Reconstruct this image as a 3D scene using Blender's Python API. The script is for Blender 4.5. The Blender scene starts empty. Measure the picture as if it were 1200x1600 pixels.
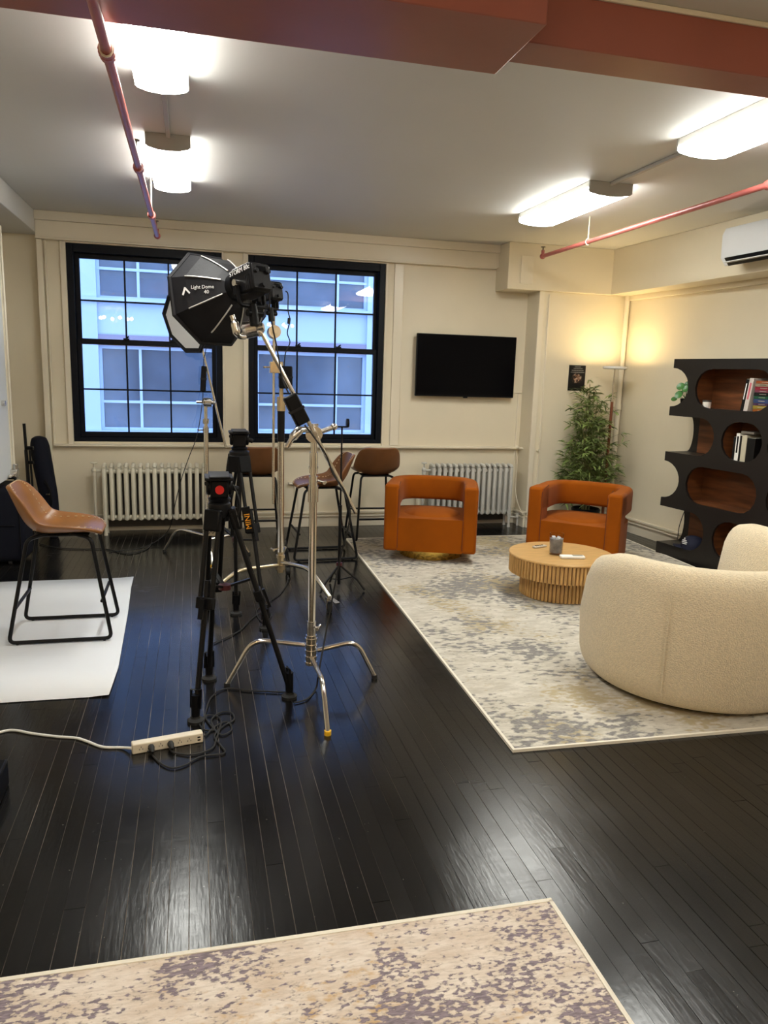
import bpy, bmesh, math, random
from math import sin, cos, pi, radians as rad
from mathutils import Vector as V, Matrix
from mathutils.geometry import tessellate_polygon
random.seed(7)
S = bpy.context.scene
COL = S.collection

# ------------------------------------------------------------------ camera
FPX, PIT, ROL, YAW, CH = 1177.8, rad(10.467), rad(1.765), rad(14.294), 1.5
F_ = V((sin(YAW)*cos(PIT), cos(YAW)*cos(PIT), -sin(PIT)))
R0 = V((cos(YAW), -sin(YAW), 0)); U0 = R0.cross(F_)
R_ = cos(ROL)*R0 + sin(ROL)*U0; U_ = -sin(ROL)*R0 + cos(ROL)*U0
cam = bpy.data.objects.new('camera', bpy.data.cameras.new('camera')); COL.objects.link(cam)
m = Matrix((R_, U_, -F_)).transposed().to_4x4(); m.translation = V((0, 0, CH)); cam.matrix_world = m
cam.data.sensor_fit = 'VERTICAL'; cam.data.sensor_height = 36; cam.data.lens = 36*FPX/1600
cam.data.clip_start = 0.05; cam.data.clip_end = 200
S.camera = cam
def ray(x, y): return F_*FPX + R_*(x-600) - U_*(y-800)
def PY(x, y, Y):
    d = ray(x, y); return V((0, 0, CH)) + d*(Y/d.y)
def PZ(x, y, z=0):
    d = ray(x, y); return V((0, 0, CH)) + d*((z-CH)/d.z)

# ------------------------------------------------------------------ world (blue hour sky) and exposure
W = bpy.data.worlds.new('dusk'); S.world = W; W.use_nodes = True
nt = W.node_tree; nt.nodes.clear()
wo = nt.nodes.new('ShaderNodeOutputWorld'); wb = nt.nodes.new('ShaderNodeBackground')
tc = nt.nodes.new('ShaderNodeTexCoord'); sx = nt.nodes.new('ShaderNodeSeparateXYZ'); rp = nt.nodes.new('ShaderNodeValToRGB')
nt.links.new(tc.outputs['Generated'], sx.inputs[0]); nt.links.new(sx.outputs['Z'], rp.inputs[0])
rp.color_ramp.elements[0].color = (.36, .49, .76, 1); rp.color_ramp.elements[1].color = (.26, .41, .78, 1)
nt.links.new(rp.outputs[0], wb.inputs[0]); wb.inputs[1].default_value = 1.1
nt.links.new(wb.outputs[0], wo.inputs[0])
S.view_settings.view_transform = 'Standard'; S.view_settings.look = 'None'
S.view_settings.gamma = 1; S.view_settings.use_curve_mapping = False
S.view_settings.exposure = 2.15
FIXTURE = 8.0      # ceiling light diffusers
TORCH = 15.0       # torchiere disc
BULB = 32.0        # chandelier bulbs

# ------------------------------------------------------------------ materials
MATS = {}
def mat(name, col, rough=.5, metal=0, bump=0, bscale=60, var=0, vscale=6, stretch=(1, 1, 1), spec=.5, coat=0, sheen=0, rvar=0, objvar=0, emit=None, es=0, coord='Object', vcol=None):
    if name in MATS: return MATS[name]
    m = bpy.data.materials.new(name); m.use_nodes = True; MATS[name] = m
    n = m.node_tree.nodes; l = m.node_tree.links; b = n['Principled BSDF']
    b.inputs['Base Color'].default_value = (*col, 1); b.inputs['Roughness'].default_value = rough
    b.inputs['Metallic'].default_value = metal; b.inputs['Specular IOR Level'].default_value = spec
    b.inputs['Coat Weight'].default_value = coat; b.inputs['Sheen Weight'].default_value = sheen
    tcn = n.new('ShaderNodeTexCoord'); mp = n.new('ShaderNodeMapping'); mp.inputs['Scale'].default_value = stretch
    l.new(tcn.outputs[coord], mp.inputs[0])
    colsock = None
    if var or vcol:
        ns = n.new('ShaderNodeTexNoise'); ns.inputs['Scale'].default_value = vscale; ns.inputs['Detail'].default_value = 6
        l.new(mp.outputs[0], ns.inputs['Vector'])
        rm = n.new('ShaderNodeValToRGB'); rm.color_ramp.elements[0].position = .35; rm.color_ramp.elements[1].position = .65
        c2 = vcol or tuple(min(1, c*(1+var)) for c in col); c1 = col if vcol else tuple(c*(1-var) for c in col)
        rm.color_ramp.elements[0].color = (*c1, 1); rm.color_ramp.elements[1].color = (*c2, 1)
        l.new(ns.outputs['Fac'], rm.inputs[0]); l.new(rm.outputs[0], b.inputs['Base Color']); colsock = rm.outputs[0]
    if objvar:
        oi = n.new('ShaderNodeObjectInfo'); hs = n.new('ShaderNodeHueSaturation'); mr = n.new('ShaderNodeMapRange')
        mr.inputs['To Min'].default_value = 1-objvar; mr.inputs['To Max'].default_value = 1+objvar
        l.new(oi.outputs['Random'], mr.inputs['Value']); l.new(mr.outputs[0], hs.inputs['Value'])
        if colsock: l.new(colsock, hs.inputs['Color'])
        else: hs.inputs['Color'].default_value = (*col, 1)
        l.new(hs.outputs[0], b.inputs['Base Color'])
    if rvar:
        n3 = n.new('ShaderNodeTexNoise'); n3.inputs['Scale'].default_value = vscale*1.7; n3.inputs['Detail'].default_value = 8
        l.new(mp.outputs[0], n3.inputs['Vector']); mr = n.new('ShaderNodeMapRange')
        mr.inputs['From Min'].default_value = .3; mr.inputs['From Max'].default_value = .7
        mr.inputs['To Min'].default_value = max(.02, rough-rvar); mr.inputs['To Max'].default_value = rough+rvar
        l.new(n3.outputs['Fac'], mr.inputs['Value']); l.new(mr.outputs[0], b.inputs['Roughness'])
    if bump:
        n2 = n.new('ShaderNodeTexNoise'); n2.inputs['Scale'].default_value = bscale; n2.inputs['Detail'].default_value = 5
        l.new(mp.outputs[0], n2.inputs['Vector']); bp = n.new('ShaderNodeBump'); bp.inputs['Strength'].default_value = bump
        bp.inputs['Distance'].default_value = .01; l.new(n2.outputs['Fac'], bp.inputs['Height']); l.new(bp.outputs[0], b.inputs['Normal'])
    if emit: b.inputs['Emission Color'].default_value = (*emit, 1); b.inputs['Emission Strength'].default_value = es
    return m

wallm = mat('cream wall paint', (.71, .64, .49), .42, bump=.05, bscale=25, var=.02, vscale=2)
trimm = mat('cream gloss trim paint', (.73, .665, .53), .3, bump=.03, bscale=20)
ceilm = mat('white ceiling paint', (.66, .65, .62), .6, bump=.05, bscale=14, var=.02, vscale=1)
redm = mat('terracotta beam paint', (.31, .095, .066), .33, bump=.05, bscale=12, var=.06, vscale=3)
pipem = mat('red pipe paint', (.40, .10, .085), .35, bump=.05, bscale=40, var=.12, vscale=8)
blackwin = mat('black window paint', (.003, .005, .010), .4, spec=.15)
blackpl = mat('black plastic', (.0045, .0045, .0055), .42, spec=.15, bump=.05, bscale=200)
blackrub = mat('black rubber', (.012, .012, .012), .7)
blackmet = mat('black powder coated steel', (.005, .005, .006), .38, spec=.22)
darkgr = mat('dark grey plastic', (.012, .012, .0135), .45, spec=.2)
chrome = mat('polished chrome', (.72, .69, .64), .16, metal=1)
brass = mat('aged nickel and brass', (.60, .50, .34), .28, metal=1, var=.1, vscale=20)
alum = mat('cast aluminium', (.62, .60, .57), .24, metal=1, bump=.1, bscale=60)
goldm = mat('polished gold base', (.78, .52, .12), .18, metal=1, var=.12, vscale=9)
orangem = mat('burnt orange velvet', (.27, .064, .001), .8, sheen=.05, bump=.06, bscale=120, var=.10, vscale=3, spec=.10)
orangeseam = mat('dark orange piping', (.10, .014, .002), .7)
creamb = mat('cream boucle', (.80, .675, .47), .95, bump=.9, bscale=170, var=.07, vscale=90, sheen=.3, spec=.1)
leatht = mat('tan leather', (.26, .105, .024), .34, bump=.08, bscale=90, var=.12, vscale=7)
leathb = mat('brown leather', (.155, .066, .024), .40, bump=.08, bscale=90, var=.12, vscale=7)
stitch = mat('pale stitching', (.75, .60, .38), .7)
radm = mat('cream radiator enamel', (.66, .62, .50), .35, bump=.05, bscale=50)
radg = mat('silver grey radiator paint', (.52, .51, .47), .36, bump=.05, bscale=50)
whitem = mat('white plastic', (.80, .79, .75), .4)
ivory = mat('ivory plastic', (.78, .70, .55), .4)
paperm = mat('white seamless paper', (.82, .85, .90), .55, var=.015, vscale=3)
navy = mat('navy black nylon', (.005, .006, .013), .8, spec=.2, bump=.2, bscale=150)
shelfm = mat('black stained wood', (.0095, .0075, .007), .42, bump=.05, bscale=60)
woodin = mat('walnut veneer', (.13, .043, .013), .45, var=.35, vscale=3.5, stretch=(1, 1, 9), bump=.04)
oakm = mat('light oak', (.52, .31, .115), .38, var=.14, vscale=5, stretch=(1.5, 14, 1.5), bump=.03)
oakf = mat('fluted oak', (.50, .29, .10), .45, var=.2, vscale=9, stretch=(8, 8, 1))
leafm = mat('bamboo leaf green', (.17, .23, .065), .5, var=.45, vscale=9)
leaf2 = mat('round leaf green', (.03, .13, .02), .35, var=.3, vscale=12)
stemm = mat('bamboo cane', (.16, .15, .06), .5, var=.3, vscale=14)
walpole = mat('walnut lamp pole', (.16, .045, .016), .35, var=.2, vscale=12)
screenm = mat('switched off screen', (.002, .002, .003), .2, spec=.08)
facadem = mat('painted facade panel', (.47, .57, .74), .6, var=.03, vscale=.6)
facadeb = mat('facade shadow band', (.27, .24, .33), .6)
yellowm = mat('yellow rubber tip', (.85, .48, .02), .5)
redplast = mat('red plastic', (.75, .01, .01), .35)
redknob = mat('dark red collar', (.06, .004, .008), .4)
textw = mat('white print', (.75, .75, .75), .5)
textor = mat('orange print', (.95, .42, .02), .5)
acm = mat('air conditioner white plastic', (.62, .63, .64), .4)
silverfab = mat('silver softbox piping', (.62, .62, .60), .4, metal=.4)
softblk = mat('softbox black fabric', (.007, .007, .010), .6, spec=.3, bump=.1, bscale=60)
softlin = mat('white diffuser cloth', (.70, .71, .73), .8, bump=.15, bscale=30)
claym = mat('white ceramic', (.75, .73, .68), .35)

def emis(name, col, s):
    m = bpy.data.materials.new(name); m.use_nodes = True
    n = m.node_tree.nodes; n.clear(); o = n.new('ShaderNodeOutputMaterial'); e = n.new('ShaderNodeEmission')
    e.inputs[0].default_value = (*col, 1); e.inputs[1].default_value = s; m.node_tree.links.new(e.outputs[0], o.inputs[0]); return m
def ramp(nd, pts):
    e = nd.color_ramp.elements
    while len(e) < len(pts): e.new(.5)
    for k, (p, c) in enumerate(pts): e[k].position = p; e[k].color = (*c, 1) if len(c) == 3 else c
diffm = emis('fluorescent diffuser', (1.0, 1.0, .93), FIXTURE)
torchm = emis('warm led disc', (1.0, .74, .36), TORCH)
bulbm = emis('warm bulb', (1.0, .66, .32), BULB)

def glassmat(name, tint, ior, rough=0.0):
    m = bpy.data.materials.new(name); m.use_nodes = True
    n = m.node_tree.nodes; l = m.node_tree.links; n.clear()
    o = n.new('ShaderNodeOutputMaterial'); t = n.new('ShaderNodeBsdfTransparent'); g = n.new('ShaderNodeBsdfGlossy'); f = n.new('ShaderNodeFresnel'); mx = n.new('ShaderNodeMixShader')
    t.inputs[0].default_value = (*tint, 1); g.inputs['Roughness'].default_value = rough; f.inputs[0].default_value = ior
    l.new(f.outputs[0], mx.inputs[0]); l.new(t.outputs[0], mx.inputs[1]); l.new(g.outputs[0], mx.inputs[2]); l.new(mx.outputs[0], o.inputs[0]); return m
panem = glassmat('window glass', (.93, .96, .98), 1.5)
farglass = mat('far window glass', (.075, .105, .155), .12, spec=.8, var=.25, vscale=.8)

# floor boards: black lacquer with scuffs
def floor_mat():
    m = bpy.data.materials.new('black lacquered floorboard'); m.use_nodes = True
    n = m.node_tree.nodes; l = m.node_tree.links; b = n['Principled BSDF']
    g = n.new('ShaderNodeNewGeometry')
    def noise(sc, st, det=6):
        mp = n.new('ShaderNodeMapping'); mp.inputs['Scale'].default_value = st; l.new(g.outputs['Position'], mp.inputs[0])
        x = n.new('ShaderNodeTexNoise'); x.inputs['Scale'].default_value = sc; x.inputs['Detail'].default_value = det; l.new(mp.outputs[0], x.inputs['Vector']); return x.outputs['Fac']
    big = noise(1.3, (1, 1, 1)); fine = noise(22, (4, .6, 1)); speck = noise(90, (1, 1, 1), 2); scr = noise(30, (.35, 3.0, 1), 4)
    r1 = n.new('ShaderNodeValToRGB'); ramp(r1, [(.35, (.005, .005, .0055)), (.7, (.010, .009, .0085))]); l.new(big, r1.inputs[0])
    r2 = n.new('ShaderNodeValToRGB'); ramp(r2, [(.745, (0, 0, 0)), (.77, (1, 1, 1))]); l.new(speck, r2.inputs[0])
    mx = n.new('ShaderNodeMix'); mx.data_type = 'RGBA'; l.new(r2.outputs[0], mx.inputs[0]); l.new(r1.outputs[0], mx.inputs[6]); mx.inputs[7].default_value = (.16, .15, .13, 1)
    oi = n.new('ShaderNodeObjectInfo'); hs = n.new('ShaderNodeHueSaturation'); mr = n.new('ShaderNodeMapRange')
    mr.inputs['To Min'].default_value = .75; mr.inputs['To Max'].default_value = 1.3; l.new(oi.outputs['Random'], mr.inputs['Value']); l.new(mr.outputs[0], hs.inputs['Value'])
    l.new(mx.outputs[2], hs.inputs['Color']); l.new(hs.outputs[0], b.inputs['Base Color'])
    mr2 = n.new('ShaderNodeMapRange'); mr2.inputs['From Min'].default_value = .3; mr2.inputs['From Max'].default_value = .7
    mr2.inputs['To Min'].default_value = .10; mr2.inputs['To Max'].default_value = .22; l.new(big, mr2.inputs['Value'])
    ad = n.new('ShaderNodeMath'); ad.operation = 'MULTIPLY_ADD'; l.new(scr, ad.inputs[0]); ad.inputs[1].default_value = .10; l.new(mr2.outputs[0], ad.inputs[2]); l.new(ad.outputs[0], b.inputs['Roughness'])
    b.inputs['Specular IOR Level'].default_value = .38
    bp = n.new('ShaderNodeBump'); bp.inputs['Strength'].default_value = .22; bp.inputs['Distance'].default_value = .0018; l.new(fine, bp.inputs['Height'])
    bp2 = n.new('ShaderNodeBump'); bp2.inputs['Strength'].default_value = .4; bp2.inputs['Distance'].default_value = .012; l.new(big, bp2.inputs['Height']); l.new(bp.outputs[0], bp2.inputs['Normal'])
    l.new(bp2.outputs[0], b.inputs['Normal']); return m
plankm = floor_mat()
gapm = mat('dusty bare wood in the board gaps', (.20, .165, .13), .9, var=.85, vscale=2.2, coord='Object')

def rug_mat(name, base, base2, dark, gold, fs=30, bs=1.9, th=.885):
    m = bpy.data.materials.new(name); m.use_nodes = True
    n = m.node_tree.nodes; l = m.node_tree.links; b = n['Principled BSDF']
    g = n.new('ShaderNodeTexCoord')
    def noise(s, st=(1, 1, 1), det=3, off=0, rough=.5):
        mp = n.new('ShaderNodeMapping'); mp.inputs['Scale'].default_value = st; mp.inputs['Location'].default_value = (off, off*.7, 0); l.new(g.outputs['Object'], mp.inputs[0])
        x = n.new('ShaderNodeTexNoise'); x.inputs['Scale'].default_value = s; x.inputs['Detail'].default_value = det; x.inputs['Roughness'].default_value = rough; l.new(mp.outputs[0], x.inputs['Vector']); return x.outputs['Fac']
    def rmp(s, pts):
        r = n.new('ShaderNodeValToRGB'); ramp(r, pts); l.new(s, r.inputs[0]); return r.outputs[0]
    def mix(f, a, c, k=None):
        x = n.new('ShaderNodeMix'); x.data_type = 'RGBA'; l.new(f, x.inputs[0])
        l.new(a, x.inputs[6]); 
        if isinstance(c, tuple): x.inputs[7].default_value = (*c, 1)
        else: l.new(c, x.inputs[7])
        return x.outputs[2]
    def math_(op, a, c):
        x = n.new('ShaderNodeMath'); x.operation = op; l.new(a, x.inputs[0])
        if isinstance(c, (int, float)): x.inputs[1].default_value = c
        else: l.new(c, x.inputs[1])
        return x.outputs[0]
    c = rmp(noise(9.0, (.8, 1.8, 1), 8, 0, .65), [(.38, base), (.62, base2)])
    streak = noise(60, (.5, 3, 1), 3, 3)
    c = mix(rmp(streak, [(.45, (0, 0, 0)), (.75, (.5, .5, .5))]), c, tuple(x*.72 for x in base))
    gm = rmp(math_('ADD', noise(1.6, (1, 1, 1), 2, 9), math_('MULTIPLY', noise(26, (1, 1.6, 1), 4, 4), .45)), [(.765, (0, 0, 0)), (.85, (.85, .85, .85))])
    c = mix(gm, c, gold)
    blot = math_('ADD', math_('MULTIPLY', noise(bs, (1, 1, 1), 3, 5), .85), math_('MULTIPLY', noise(fs, (.75, 1.35, 1), 3, 1, .5), .85))
    c = mix(rmp(blot, [(th-.05, (0, 0, 0)), (th-.02, (.45, .45, .45))]), c, tuple(x*.62 for x in base))
    d = rmp(blot, [(th, (0, 0, 0)), (th+.03, (1, 1, 1))])
    c = mix(d, c, mix(rmp(noise(80, (.6, 2.5, 1), 2, 2), [(.4, (0, 0, 0)), (.6, (1, 1, 1))]), rmp(noise(5), [(0, dark), (1, dark)]), tuple(x*1.5 for x in dark)))
    l.new(c, b.inputs['Base Color']); b.inputs['Roughness'].default_value = .95; b.inputs['Specular IOR Level'].default_value = .15
    bp = n.new('ShaderNodeBump'); bp.inputs['Strength'].default_value = .5; bp.inputs['Distance'].default_value = .004; l.new(noise(170, (.7, 1.6, 1), 2), bp.inputs['Height']); l.new(bp.outputs[0], b.inputs['Normal'])
    return m
rugA = rug_mat('grey beige distressed rug weave', (.50, .46, .38), (.66, .62, .54), (.20, .19, .18), (.42, .34, .20), 26, 1.7, .905)
rugB = rug_mat('cream and mauve distressed rug weave', (.64, .53, .43), (.78, .70, .62), (.20, .165, .185), (.55, .34, .13), 66, 3.0, .912)
bindm = mat('pale rug binding', (.80, .75, .64), .85)

# ------------------------------------------------------------------ mesh helpers
class MB:
    def __init__(s): s.v = []; s.f = []
    def add(s, vs, fs):
        o = len(s.v); s.v += [V(a) for a in vs]; s.f += [tuple(i+o for i in f) for f in fs]; return s
    def quadbox(s, p):   # 8 corners: bottom 4 ccw, top 4 ccw
        return s.add(p, [(3, 2, 1, 0), (4, 5, 6, 7), (0, 1, 5, 4), (1, 2, 6, 5), (2, 3, 7, 6), (3, 0, 4, 7)])
    def box(s, x0, x1, y0, y1, z0, z1):
        return s.quadbox([(x0, y0, z0), (x1, y0, z0), (x1, y1, z0), (x0, y1, z0), (x0, y0, z1), (x1, y0, z1), (x1, y1, z1), (x0, y1, z1)])
    def mbox(s, M, sx, sy, sz):  # centred box under matrix
        return s.quadbox([M @ V((a*sx/2, b*sy/2, c*sz/2)) for a, b, c in [(-1, -1, -1), (1, -1, -1), (1, 1, -1), (-1, 1, -1), (-1, -1, 1), (1, -1, 1), (1, 1, 1), (-1, 1, 1)]])
    def beam(s, p0, p1, w, h, up=(0, 0, 1)):
        p0, p1 = V(p0), V(p1); d = (p1-p0); L = d.length; d.normalize(); u = V(up)
        if abs(d.dot(u)) > .98: u = V((1, 0, 0))
        x = d.cross(u).normalized(); z = x.cross(d)
        M = Matrix((x, d, z)).transposed().to_4x4(); M.translation = (p0+p1)/2
        return s.mbox(M, w, L, h)
    def tube(s, pts, r, n=8, cap=True, closed=False):
        pts = [V(p) for p in pts]; N = len(pts); rs = r if isinstance(r, (list, tuple)) else [r]*N
        o = len(s.v); t0 = (pts[1]-pts[0]).normalized(); a = V((0, 0, 1)) if abs(t0.z) < .9 else V((1, 0, 0)); nn = t0.cross(a).normalized()
        for i, p in enumerate(pts):
            if closed: t = (pts[(i+1) % N]-pts[i-1]).normalized()
            else:
                t = (pts[min(i+1, N-1)]-pts[max(i-1, 0)])
                t = t.normalized() if t.length > 1e-9 else t0
            nn = (nn - t*nn.dot(t)); nn = nn.normalized() if nn.length > 1e-6 else t.orthogonal().normalized()
            bb = t.cross(nn)
            for k in range(n): s.v.append(p + (nn*cos(2*pi*k/n)+bb*sin(2*pi*k/n))*rs[i])
        for i in range(N if closed else N-1):
            j = (i+1) % N
            for k in range(n): s.f.append((o+i*n+k, o+j*n+k, o+j*n+(k+1) % n, o+i*n+(k+1) % n)[::-1])
        if cap and not closed:
            s.f.append(tuple(o+k for k in range(n))); s.f.append(tuple(o+(N-1)*n+k for k in range(n))[::-1])
        return s
    def cyl(s, p0, p1, r, r2=None, n=16): return s.tube([p0, p1], [r, r if r2 is None else r2], n)
    def lathe(s, c, prof, n=24, axis=(0, 0, 1), a0=0, a1=2*pi):
        c = V(c); ax = V(axis).normalized(); x = ax.orthogonal().normalized(); y = ax.cross(x); o = len(s.v); full = abs(a1-a0-2*pi) < 1e-6
        m_ = n if full else n+1
        for r, h in prof:
            for k in range(m_):
                a = a0+(a1-a0)*k/n; s.v.append(c+ax*h+(x*cos(a)+y*sin(a))*max(r, 1e-5))
        for i in range(len(prof)-1):
            for k in range(n):
                k2 = (k+1) % m_; s.f.append((o+i*m_+k, o+i*m_+k2, o+(i+1)*m_+k2, o+(i+1)*m_+k))
        return s
    def sphere(s, c, r, n=12, sc=(1, 1, 1)):
        c = V(c); o = len(s.v); m2 = n//2
        for i in range(m2+1):
            t = pi*i/m2
            for k in range(n): s.v.append(c+V((sin(t)*cos(2*pi*k/n)*sc[0], sin(t)*sin(2*pi*k/n)*sc[1], cos(t)*sc[2]))*r)
        for i in range(m2):
            for k in range(n): s.f.append((o+i*n+k, o+(i+1)*n+k, o+(i+1)*n+(k+1) % n, o+i*n+(k+1) % n))
        return s
    def sweep(s, path, sec, closedpath=False):   # path [(point, normal2d V)], sec [(out, up)] closed
        o = len(s.v); N = len(path); K = len(sec)
        for p, nn in path:
            for a, b in sec: s.v.append(V(p)+V(nn)*a+V((0, 0, b)))
        for i in range(N if closedpath else N-1):
            j = (i+1) % N
            for k in range(K): s.f.append((o+i*K+k, o+j*K+k, o+j*K+(k+1) % K, o+i*K+(k+1) % K))
        if not closedpath:
            s.f.append(tuple(o+k for k in range(K))[::-1]); s.f.append(tuple(o+(N-1)*K+k for k in range(K)))
        return s
    def poly(s, loops, fn0, fn1):  # loops of 2d points (outer first, then holes), mapped by fn0 and fn1 to the two faces
        flat = [p for lp in loops for p in lp]; tris = tessellate_polygon([[V((p[0], p[1], 0)) for p in lp] for lp in loops])
        n = len(flat); o = len(s.v); s.v += [V(fn0(*p)) for p in flat]+[V(fn1(*p)) for p in flat]
        for t in tris: s.f.append(tuple(o+i for i in t)); s.f.append(tuple(o+n+i for i in t[::-1]))
        b = 0
        for lp in loops:
            k = len(lp)
            for i in range(k): j = (i+1) % k; s.f.append((o+b+i, o+b+j, o+n+b+j, o+n+b+i))
            b += k
        return s
    def xform(s, M): s.v = [M @ a for a in s.v]; return s

def rr(w, h, r, n=4):   # rounded rectangle, ccw, centred
    out = []
    for cx_, cy_, a0 in [(w/2-r, h/2-r, 0), (-w/2+r, h/2-r, 90), (-w/2+r, -h/2+r, 180), (w/2-r, -h/2+r, 270)]:
        for k in range(n+1): a = rad(a0+90*k/n); out.append((cx_+r*cos(a), cy_+r*sin(a)))
    return out
def smooth(pts, k=8, closed=False):
    pts = [V(p) for p in pts]; N = len(pts); out = []
    rng = N if closed else N-1
    for i in range(rng):
        if closed: a, b, c, d = pts[i-1], pts[i], pts[(i+1) % N], pts[(i+2) % N]
        else: a, b, c, d = pts[max(i-1, 0)], pts[i], pts[i+1], pts[min(i+2, N-1)]
        for j in range(k):
            t = j/k; out.append(.5*((2*b)+(-a+c)*t+(2*a-5*b+4*c-d)*t*t+(-a+3*b-3*c+d)*t*t*t))
    if not closed: out.append(pts[-1])
    return out
def fillet(pts, r, k=5):
    pts = [V(p) for p in pts]; out = [pts[0]]
    for i in range(1, len(pts)-1):
        a, b, c = pts[i-1], pts[i], pts[i+1]; d1 = (a-b); d2 = (c-b); rr_ = min(r, d1.length*.48, d2.length*.48)
        p, q = b+d1.normalized()*rr_, b+d2.normalized()*rr_
        for j in range(k+1): t = j/k; out.append((1-t)**2*p+2*t*(1-t)*b+t*t*q)
    out.append(pts[-1]); return out

def tag(o, label=None, cat=None, group=None, kind=None):
    if label: o['label'] = label
    if cat: o['category'] = cat
    if group: o['group'] = group
    if kind: o['kind'] = kind
    return o
def wloc(o):
    p = V((0, 0, 0))
    while o: p = p+o.location; o = o.parent
    return p
def B(name, mb, mt, parent=None, bevel=0, seg=2, ang=38, label=None, loc=None, flat=False, subsurf=0, solid=0):
    me = bpy.data.meshes.new(name); off = wloc(parent) if parent else V((0, 0, 0))
    if loc is not None: off = V(loc)
    me.from_pydata([tuple(a-off) for a in mb.v], [], mb.f)
    bm = bmesh.new(); bm.from_mesh(me); bmesh.ops.remove_doubles(bm, verts=bm.verts, dist=1e-6); bmesh.ops.recalc_face_normals(bm, faces=bm.faces); bm.to_mesh(me); bm.free()
    me.materials.append(mt)
    if not flat:
        for p in me.polygons: p.use_smooth = True
        try: me.set_sharp_from_angle(angle=rad(ang))
        except Exception: pass
    o = bpy.data.objects.new(name, me); COL.objects.link(o)
    if parent: o.parent = parent
    if loc is not None and not parent: o.location = loc
    if solid: md = o.modifiers.new('t', 'SOLIDIFY'); md.thickness = solid; md.offset = 0
    if subsurf: md = o.modifiers.new('s', 'SUBSURF'); md.levels = subsurf; md.render_levels = subsurf
    if bevel:
        md = o.modifiers.new('b', 'BEVEL'); md.width = bevel; md.segments = seg; md.limit_method = 'ANGLE'; md.angle_limit = rad(40); md.harden_normals = False
    if label: o['label'] = label
    return o
def thing(name, label, cat, loc=(0, 0, 0), rz=0, group=None, kind=None):
    o = bpy.data.objects.new(name, None); COL.objects.link(o); o.location = loc; o.rotation_euler = (0, 0, rz); o.empty_display_size = .1
    return tag(o, label, cat, group, kind)
def struct(name, mb, mt, **k):
    o = B(name, mb, mt, **k); o['kind'] = 'structure'; return o
def copy_tree(o, parent=None):
    c = o.copy(); COL.objects.link(c); c.parent = parent
    for ch in list(o.children): copy_tree(ch, c)
    return c
def text_mb(s, size, M, ext=.0006):
    cu = bpy.data.curves.new('t', 'FONT'); cu.body = s; cu.size = size; cu.extrude = ext; cu.resolution_u = 2
    ob = bpy.data.objects.new('t', cu); COL.objects.link(ob); dg = bpy.context.evaluated_depsgraph_get(); dg.update()
    me = bpy.data.meshes.new_from_object(ob.evaluated_get(dg)); mb = MB()
    mb.add([M @ v.co for v in me.vertices], [tuple(p.vertices) for p in me.polygons])
    bpy.data.objects.remove(ob); bpy.data.curves.remove(cu); bpy.data.meshes.remove(me); return mb
def frame(o, x, y):   # matrix with local x, y axes in the world, at o
    x = V(x).normalized(); y = (V(y)-x*V(y).dot(x)).normalized(); z = x.cross(y)
    M = Matrix((x, y, z)).transposed().to_4x4(); M.translation = V(o); return M

# ================================================================== STRUCTURE
HC = 2.74; YB = 7.18; YR = 6.92; XL = -2.4; YN = -3.2
def XW(y): return 4.20+(YR-y)*.087      # skewed right wall
# floor
fl = struct('floor', MB().box(XL-.2, 5.6, YN-.2, 7.6, -.12, -.0028), gapm, flat=True)
bw = .0565; planks = []
xx = -2.35; ci = 0
while xx < 5.2:
    y = 7.45; first = True
    while y > -.6:
        L = random.uniform(.9, 2.3)
        if first: L *= random.random()+.2; first = False
        y0 = max(y-L, -.6); planks.append((xx, y0, y)); y = y0
    xx += bw
def vis(p):
    x, y0, y1 = p; yc = (y0+y1)/2
    vis_ = 0
    for yy in (y0, yc, y1):
        d = V((x, yy, -CH)); f = d.dot(F_)
        if f > .2:
            px = d.dot(R_)/f*FPX; py = d.dot(U_)/f*FPX
            if abs(px) < 640 and abs(py) < 850: vis_ = max(vis_, (y1-y0)/(f*f))
    return vis_
planks.sort(key=lambda p: -vis(p))
def plank_mb(mb, x, y0, y1):
    g = random.uniform(.0003, .0014); t = random.uniform(-.00035, .00035); h = random.uniform(-.0006, 0)
    mb.quadbox([(x+g, y0+g, -.004), (x+bw-g, y0+g, -.004), (x+bw-g, y1-g, -.004), (x+g, y1-g, -.004), (x+g, y0+g, h+t), (x+bw-g, y0+g, h-t), (x+bw-g, y1-g, h-t), (x+g, y1-g, h+t)])
for p in planks[:300]:
    mb = MB(); plank_mb(mb, *p); B('plank', mb, plankm, fl, flat=True)
rest = MB()
for p in planks[300:]: plank_mb(rest, *p)
tag(B('plank_field', rest, plankm, fl, flat=True), kind='stuff')
# ceiling
struct('ceiling', MB().box(XL-.2, 5.6, YN-.2, 7.6, HC, HC+.15), ceilm, flat=True)
# window wall with the two openings
w1 = (-1.037, .262); w2 = (.494, 1.775); wz = (.815, 2.505)
wb_ = MB()
wb_.box(-1.262, w1[0], YB, YB+.25, 0, HC).box(w1[1], w2[0], YB, YB+.25, wz[0], wz[1]).box(w2[1], 3.24, YB, YB+.25, 0, HC)
wb_.box(w1[0], w2[1], YB, YB+.25, 0, wz[0]).box(w1[0], w2[1], YB, YB+.25, wz[1], HC)
struct('wall_back', wb_, wallm, flat=True)
struct('wall_back_left', MB().box(XL, -1.262, YB+.09, YB+.3, 0, HC), wallm, flat=True)
struct('wall_back_right', MB().box(3.236, 4.6, YR, YB+.25, 0, HC), wallm, bevel=.006)
struct('wall_right', MB().quadbox([(XW(7.4), 7.4, 0), (XW(YN), YN, 0), (5.6, YN, 0), (5.6, 7.4, 0), (XW(7.4), 7.4, HC), (XW(YN), YN, HC), (5.6, YN, HC), (5.6, 7.4, HC)]), wallm, flat=True)
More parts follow.
